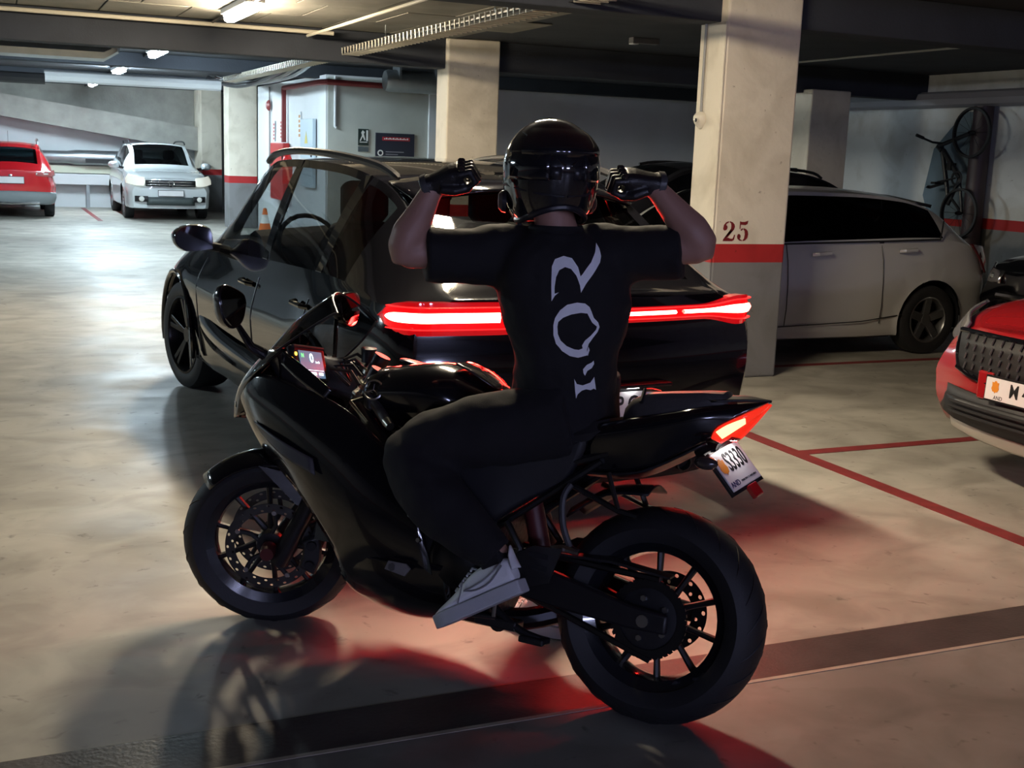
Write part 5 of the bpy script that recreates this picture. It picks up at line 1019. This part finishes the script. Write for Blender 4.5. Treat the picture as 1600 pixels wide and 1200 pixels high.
# ------------------------------------------------------------------ the rider
PB = Vector((1.637, 3.22, 0)); PT = Matrix.Translation(-PB)
rider = empty('person', PB); tag(rider, 'person in black helmet, black t-shirt and joggers astride the motorcycle, both fists raised', 'person')
BL = lambda x, y, z: BIKE_M @ Vector((x, y, z))
SKIN = mat('skin', (.38,.205,.155), .5, noise=.12, nscale=12, bump=.05, bscale=150)
SHIRT = mat('black_cotton', (.0045,.004,.0055), .85, bump=.15, bscale=500)
PANTS = mat('black_fleece', (.0075,.0065,.0085), .9, bump=.2, bscale=400)
GLOVE = mat('glove_leather', (.012,.012,.014), .38, bump=.2, bscale=200)
def orient(az): return Vector((math.sin(az), math.cos(az), 0)), Vector((-math.cos(az), math.sin(az), 0))   # forward, left
TF, TL = orient(R(17))
HF, HL = orient(R(7))
def ring(c, a, b, ax, ay, n=20, p=2.4):
    c = Vector(c); out = []
    for k in range(n):
        t = 2*math.pi*k/n; ct, s_ = math.cos(t), math.sin(t)
        out.append(c+ax*(a*math.copysign(abs(ct)**(2/p), ct))+ay*(b*math.copysign(abs(s_)**(2/p), s_)))
    return out
def spine(z):
    zs = [.80,.90,1.02,1.22,1.40,1.46]; return Vector((interp(zs,[1.642,1.640,1.606,1.574,1.553,1.543],z), interp(zs,[3.225,3.222,3.189,3.170,3.190,3.20],z), z))
shL, shR = Vector((1.397,3.268,1.365)), Vector((1.712,3.135,1.383))
elL, elR = Vector((1.118,3.322,1.345)), Vector((1.919,2.972,1.390))
wrL, wrR = Vector((1.203,3.312,1.548)), Vector((1.790,3.060,1.572))
knL, knR = Vector((1.300,3.250,1.605)), Vector((1.670,3.090,1.590))
# body: torso, neck, arms and legs as one continuous surface
b = MB(PT)
b.loft([ring(spine(z), a, d, TL, TF) for z, a, d in ((.84,.095,.09),(.95,.105,.09),(1.05,.118,.09),(1.18,.16,.105),(1.30,.175,.105),(1.38,.14,.085),(1.42,.07,.065))])
b.tube([spine(1.38), spine(1.46), Vector((1.535,3.215,1.52)), Vector((1.53,3.23,1.56))], [.070,.062,.060,.060], 14)
b.ball((1.529,3.225,1.61), (.085,.09,.11), 14, 10)
for s, e, w, k in ((shL,elL,wrL,knL),(shR,elR,wrR,knR)):
    m1 = (s+e)/2+Vector((0,0,-.004)); b.tube([s, s+(e-s)*.25, m1, s+(e-s)*.8, e], [.066,.060,.054,.047,.044], 14)
    o_ = (e-s).normalized()*.012
    b.tube([e+Vector((0,0,-.03)), e+o_*.9+(w-e)*.10, e+(w-e)*.3+o_, e+(w-e)*.6+o_*.4, w], [.036,.050,.054,.043,.030], 14)
    b.tube([w-(w-e).normalized()*.01, w+(k-w)*.35], [.030,.032], 12)
hipL, hipR = BL(.36,.09,.87), BL(.36,-.09,.87)
kL, aL, kR, aR = BL(.745,.255,.69), BL(.405,.27,.435), Vector((1.66,3.66,.50)), Vector((1.74,3.53,.10))
b.tube([hipL, (hipL+kL)/2, kL], [.085,.075,.055], 12); b.tube([kL, (kL+aL)/2, aL], [.052,.055,.036], 12)
b.tube([hipR, (hipR+kR)/2, kR], [.085,.075,.055], 12); b.tube([kR, (kR+aR)/2, aR], [.052,.055,.036], 12)
body = b.build('body', SKIN, rider, remesh=.011, smth=4)
# t-shirt
t = MB(PT); MF, ML = orient(R(2)); NF, NL = orient(R(-12))
t.loft([ring(spine(z)+o_, a, d, l_, f_) for z, a, d, l_, f_, o_ in ((.835,.168,.145,NL,NF,Vector((-.035,.0,0))),(.88,.168,.145,NL,NF,Vector((-.033,.004,0))),(.95,.163,.135,ML,MF,Vector((-.022,.003,0))),(1.03,.158,.125,ML,MF,Vector((-.010,0,0))),(1.12,.180,.125,TL,TF,Vector((0,0,0))),(1.22,.205,.130,TL,TF,Vector((0,0,0))),(1.31,.205,.125,TL,TF,Vector((0,0,0))),(1.37,.185,.105,TL,TF,Vector((0,0,0))),(1.405,.125,.085,TL,TF,Vector((0,0,0))),(1.428,.080,.075,TL,TF,Vector((0,0,0))))])
for s, e in ((shL,elL),(shR,elR)):
    d = (e-s); t.tube([s-d*.45+Vector((0,0,-.055)), s+Vector((0,0,-.022)), s+d*.30+Vector((0,0,-.018)), s+d*.62+Vector((0,0,-.012)), s+d*.79+Vector((0,0,-.008))], [(.115,.10),(.098,.09),(.086,.08),(.082,.075),(.084,.076)], 18)
shirt = t.build('t_shirt', SHIRT, rider, remesh=.010, smth=5)
tx = bpy.data.textures.new('folds', 'CLOUDS'); tx.noise_scale = .11; tx.noise_depth = 2
dm = shirt.modifiers.new('folds', 'DISPLACE'); dm.texture = tx; dm.strength = .022; dm.mid_level = .5; dm.texture_coords = 'LOCAL'
MB(PT).lathe(spine(1.432), (0,0,1), [(.078,-.012),(.084,0),(.078,.012),(.070,.004)], 24, closed=True).build('collar', SHIRT, rider)
# joggers
j = MB(PT)
j.loft([ring(BL(.36,0,.0)+Vector((0,0,0))-BL(.36,0,0)+BL(x,0,z), a, d, _l0, _bf) for x, z, a, d in ((.36,.80,.145,.135),(.355,.86,.165,.145),(.35,.93,.155,.13),(.345,.99,.145,.12))])
j.tube(crom([BL(.33,.10,.85),BL(.48,.17,.80),BL(.62,.225,.755),BL(.735,.262,.70)],4), [.120,.119,.118,.116,.114,.112,.110,.107,.104,.100,.096,.090,.082], 18)
j.ball(BL(.745,.265,.685), .083, 16, 10)
j.tube(crom([BL(.755,.268,.69),BL(.66,.28,.59),BL(.54,.28,.51),BL(.44,.275,.455),BL(.415,.272,.44)],4), [.083,.090,.096,.099,.100,.099,.097,.093,.087,.080,.074,.068,.062,.060,.058,.056,.054], 18)
j.tube(crom([BL(.33,-.10,.85),(BL(.33,-.10,.85)+kR)/2+Vector((.0,.0,.04)),kR],4), [.12,.118,.116,.113,.11,.105,.10,.095,.088], 16); j.ball(kR, .088, 14, 8)
j.tube([kR,(kR+aR)/2,aR+Vector((0,0,.03)),aR+Vector((0,0,.01))], [.088,.090,.062,.055], 16)
jo = j.build('joggers', PANTS, rider, remesh=.011, smth=5)
tx2 = bpy.data.textures.new('cloth_folds', 'CLOUDS'); tx2.noise_scale = .09; tx2.noise_depth = 1
dm = jo.modifiers.new('folds', 'DISPLACE'); dm.texture = tx2; dm.strength = .018; dm.texture_coords = 'LOCAL'
# letters on the back, read sideways down the spine: traced outlines laid on the cloth
PRINT = mat('shirt_print', (.85,.87,.92), .6, noise=.06, nscale=40)
def px6(l): return [(600+x/2.7586, 160+y/2.7586) for x, y in l]
def px8(l): return [(560+x/2.4242, 400+y/2.4242) for x, y in l]
gR = [px6([(722,860),(721,780),(722,720),(735,690),(770,677),(805,685),(830,720),(840,755),(862,728),(885,700),(905,660),(915,625),(925,645),(931,675),(925,700),(895,745),(865,785),(845,822),(839,792),(822,752),(800,727),(775,720),(752,733),(740,760),(735,800),(735,830),(754,822),(736,838)])]
gO = [px6([(735,960),(741,930),(760,895),(790,872),(830,862),(865,866),(885,880),(895,900),(905,925),(925,945),(932,965),(925,985),(905,1012),(891,1035),(886,1060),(888,1087),(850,1096),(815,1090),(780,1070),(752,1038),(738,1000)]),
      px6([(752,965),(755,945),(775,927),(810,912),(850,905),(878,908),(888,926),(900,946),(920,962),(918,975),(897,1000),(873,1022),(862,1042),(866,1055),(850,1062),(832,1060),(800,1048),(772,1024),(756,995)])]
gT = [px8([(880,338),(886,352),(881,376),(874,366),(878,352)])]
gC = [px8([(866,427),(880,410),(898,402),(906,394),(909,408),(901,424),(884,434),(876,452),(869,442)])]
gI = [px8([(834,463),(846,483),(870,490),(900,481),(915,459),(926,512),(916,506),(904,511),(885,506),(868,510),(853,524),(848,541),(841,505)])]
dg = bpy.context.evaluated_depsgraph_get(); sm = bpy.data.meshes.new_from_object(shirt.evaluated_get(dg))
bv = BVHTree.FromPolygons([v.co.copy() for v in sm.vertices], [tuple(p.vertices) for p in sm.polygons])
BO = Vector((1.585,3.06,1.20))-PB; bx = (-TL+TF*-.0).normalized(); bz = Vector((0,0,1))   # plane on the back: bx to the right
from mathutils.geometry import tessellate_polygon
lt = None
for g in (gR, gO, gT, gC, gI):
    loops = [[Vector(((x-915)/522.0, (488-y)/516.0, 0)) for x, y in l] for l in g]
    tri = tessellate_polygon(loops); flat = [p for l in loops for p in l]
    bm = bmesh.new(); vs = [bm.verts.new(p) for p in flat]
    for q in tri:
        try: bm.faces.new([vs[i] for i in q])
        except ValueError: pass
    bmesh.ops.subdivide_edges(bm, edges=[e for e in bm.edges if e.calc_length() > .018], cuts=2, use_grid_fill=False); bmesh.ops.triangulate(bm, faces=bm.faces)
    bm.verts.ensure_lookup_table()
    pts = []
    for v in bm.verts:
        o_ = BO+bx*(v.co.x+.0)+bz*v.co.y-TF*.5; h = bv.ray_cast(o_, TF)
        pts.append((h[0]+h[1]*.0035 if h[0] is not None else o_+TF*.45)+PB)
    mb = MB(PT); mb.add(pts, [tuple(v.index for v in f.verts) for f in bm.faces]); bm.free()
    mb.build('printed_letter', PRINT, shirt)
bpy.data.meshes.remove(sm)
# gloves: fists with four curled fingers and a thumb
def fist(w, k, s):
    f = (k-w).normalized(); n = (Vector((0,0,1))*.9-TF*.35); n = (n-f*n.dot(f)).normalized(); l = f.cross(n).normalized()   # n = back of hand, l across the knuckles
    if l.dot(TF) > 0: l = -l
    g = MB(PT)
    g.loft([ring(w+f*d+n*q, a, c, l, n, 16, 2.8) for d, q, a, c in ((-.035,0,.036,.036),(-.02,0,.039,.039),(.0,0,.036,.033),(.025,.002,.040,.030),(.06,.004,.046,.030),(.090,.002,.046,.027))])
    for i in range(4):
        t = -.036+.024*i; ln = (.92,1.0,.98,.86)[i]
        p0 = w+f*.082+l*t+n*.008; p1 = p0+f*.040*ln-n*.006; p2 = p1+f*.002-n*.040*ln; p3 = p2-f*.034*ln-n*.006; p4 = p3-f*.008+n*.012
        g.tube([p0,p1,p2,p3,p4], [.0125,.0130,.0120,.0112,.009], 10)
    t0 = w+f*.02+l*.036-n*.008; g.tube([t0, t0+f*.035+l*.012-n*.018, t0+f*.068-l*.004-n*.034, t0+f*.085-l*.034-n*.036], [.016,.0145,.0125,.009], 10)
    gl = g.build('glove', GLOVE, rider, remesh=.0045, smth=2)
    for i in range(4):
        t = -.036+.024*i; MB(PT).ball(w+f*.098+l*t+n*.020, (.012,.012,.009), 10, 6).build('knuckle_guard', mat('knuckle_gloss',(.012,.012,.014),.15,coat=1), gl)
    MB(PT).loft([ring(w+f*d, a, c, l, n, 16, 2.8) for d, a, c in ((-.030,.0405,.0405),(-.012,.0405,.0395))], caps=False).build('wrist_strap', mat('strap_grey',(.05,.05,.055),.4), gl)
fist(wrL, knL, 1); fist(wrR, knR, -1)
# sneakers
SHOE = mat('white_leather', (.74,.75,.78), .5, bump=.08, bscale=200); SOLE = mat('sole_rubber', (.46,.47,.50), .7, bump=.1); SEAM = mat('shoe_seam', (.22,.22,.24), .7)
def sneaker(o, fwd, up, name_l, side):
    f = Vector(fwd).normalized(); u_ = Vector(up); u_ = (u_-f*u_.dot(f)).normalized(); M = PT @ frame(o, f, u_) @ Matrix.Diagonal((1.03,1.1,1.2,1))   # x fwd, z up, y left
    so = [(-.005,.026),(.02,.036),(.08,.037),(.14,.040),(.20,.047),(.25,.044),(.285,.030),(.298,.012)]
    sole = MB(M); sole.loft([[Vector((x,-w,z)) for x, w in so]+[Vector((x,w,z)) for x, w in reversed(so)] for z in (0,.006,.026,.034)])
    sh = MB(M); rg_ = []
    for x, w, h, ow in ((.0,.028,.085,.020),(.02,.034,.100,.026),(.06,.036,.098,.028),(.10,.037,.100,.027),(.14,.039,.092,.026),(.18,.043,.074,.026),(.22,.043,.060,.024),(.26,.037,.050,.018),(.288,.020,.042,.008)):
        rg_.append([Vector((x,-w,.03)),Vector((x,-w*1.02,.03+(h-.03)*.45)),Vector((x,-ow,h-.006)),Vector((x,0,h)),Vector((x,ow,h-.006)),Vector((x,w*1.02,.03+(h-.03)*.45)),Vector((x,w,.03))])
    sh.loft(rg_, True, True)
    a = sh.build('sneaker', SHOE, rider, sub=2); sole.build('sole', SOLE, a, bevel=.004)
    MB(M).grid(patch([[(-.004,-.020,.095),(-.012,0,.118),(-.004,.020,.095)],[(-.004,-.028,.06),(-.010,0,.06),(-.004,.028,.06)]],4,4)).build('heel_tab', SHOE, a, solid=.004)
    for y in (1, -1):
        MB(M).tube(crom([(.02,y*.0355,.078),(.07,y*.041,.052),(.12,y*.0425,.048),(.155,y*.0425,.058)],4), .0022, 5).build('side_stripe', SEAM, a)
        MB(M).tube(crom([(.02,y*.0355,.084),(.08,y*.042,.064),(.13,y*.0425,.058),(.155,y*.0425,.058)],4), .0022, 5).build('side_stripe', SEAM, a)
        MB(M).tube(crom([(.155,y*.030,.083),(.165,y*.044,.058),(.185,y*.0455,.036)],4), .0018, 5).build('toe_seam', SEAM, a)
    for k in range(5): MB(M).tube([(.125+.017*k,-.018,.097-.0075*k),(.128+.017*k,0,.103-.0075*k),(.125+.017*k,.018,.097-.0075*k)], .003, 6).build('lace', SHOE, a)
    MB(M).loft([[Vector((x,y*w,z)) for x, y in ((.02,-1),(.09,-1),(.09,1),(.02,1))] for z, w in ((.08,.026),(.13,.030))]).build('sock', PANTS, a, bevel=.01)
    return a
lf = (BL(.573,.28,.215)-BL(.312,.28,.375)); sneaker(BL(.312,.28,.352), lf, BL(.4,.28,.9)-BL(.36,.28,.4), 'left', 1)
sneaker(Vector((1.775,3.455,.004)), Vector((-.55,.83,0)), (0,0,1), 'right', -1)
# helmet
HC = Vector((1.527,3.205,1.603)); HX = (HF*math.cos(R(12))-Vector((0,0,1))*math.sin(R(12))); HM = PT @ frame(HC, HX, Vector((0,0,1))); 
HBL = mat('helmet_gloss', (.010,.010,.013), .07, coat=1.0); HMT = mat('helmet_matt', (.018,.018,.022), .3)
def hshell(az, el, k=1.0):   # az 0 = front, el -1..1
    ca, sa = math.cos(az), math.sin(az); rx, ry = (.165 if ca > 0 else .160), .140
    z = .150*math.sin(el); q = math.cos(el)
    if el < 0: q = q**.45; z = .165*math.sin(el)*.98
    ch = 1+(.10*max(0,ca)*max(0,-math.sin(el)) - .12*max(0,-ca)*max(0,-math.sin(el)))
    return Vector((rx*ca*q*ch*k, ry*sa*q*k, z*k))
hlow = lambda az: R(66)-R(27)*max(0,-math.cos(az))**2
hb_ = MB(HM); rows = []
for i in range(15):
    rows.append([hshell(2*math.pi*j/40, R(88)-i*(R(88)+hlow(2*math.pi*j/40))/14) for j in range(41)])
hb_.grid(rows); hb_.add([r for r in rows[0][:-1]], [tuple(range(40))])
hel = hb_.build('helmet', HBL, rider, weld=True, ang=60)
MB(HM).tube([hshell(2*math.pi*j/40, -hlow(2*math.pi*j/40), 1.0) for j in range(41)], .010, 8).build('neck_roll', HMT, hel)
MB(HM).grid([[hshell(R(a), R(e), 1.025) for a in range(-62,63,8)] for e in (26,14,2,-10)]).build('visor', mat('smoked_visor',(.01,.01,.012),.04,coat=1), hel, solid=.004)
for s in (1, -1):
    MB(HM).lathe(hshell(R(80*s), R(-36), 1.0)+Vector((0,s*.006,0)), (.25,s,0), [(0,.020),(.022,.018),(.032,.008),(.034,-.004)], 16).build('visor_pivot', HMT, hel)
    MB(HM).grid(patch([[hshell(R(a*s), R(e), 1.03) for a in (100,120,140,158)] for e in (20,6,-10)],3,3)).build('side_scoop', HBL, hel, solid=.010)
    MB(HM).tube([hshell(R(a*s), R(e), 1.004) for a, e in ((95,46),(120,40),(150,22),(176,6))], [.002,.005,.006,.003], 6).build('shell_ridge', HBL, hel)
    MB(HM).tube([hshell(R(a*s), R(e), 1.004) for a, e in ((60,-14),(90,-16),(120,-20),(150,-24),(178,-26))], .004, 6).build('trim_seam', HMT, hel)
MB(HM).grid(patch([[hshell(R(a), R(e), k) for a in (122,145,180,215,238)] for e, k in ((52,1.005),(40,1.045),(26,1.075),(19,1.06),(15,1.0))],4,4)).build('rear_spoiler', HBL, hel, ang=60)
for a in (165,195): MB(HM).grid([[hshell(R(a+d), R(e), 1.012) for d in (-7,0,7)] for e in (4,-3,-9)]).build('exhaust_vent', HMT, hel, solid=.006)
MB(HM).grid(patch([[hshell(R(a), R(e), 1.02) for a in (-20,0,20)] for e in (62,72,82)],3,3)).build('top_vent', HMT, hel, solid=.008)
MB(HM).tube([hshell(R(62),R(-50),.98), Vector((.05,.06,-.185)), Vector((.05,-.06,-.185)), hshell(R(-62),R(-50),.98)], .008, 6).build('chin_strap', HMT, hel)
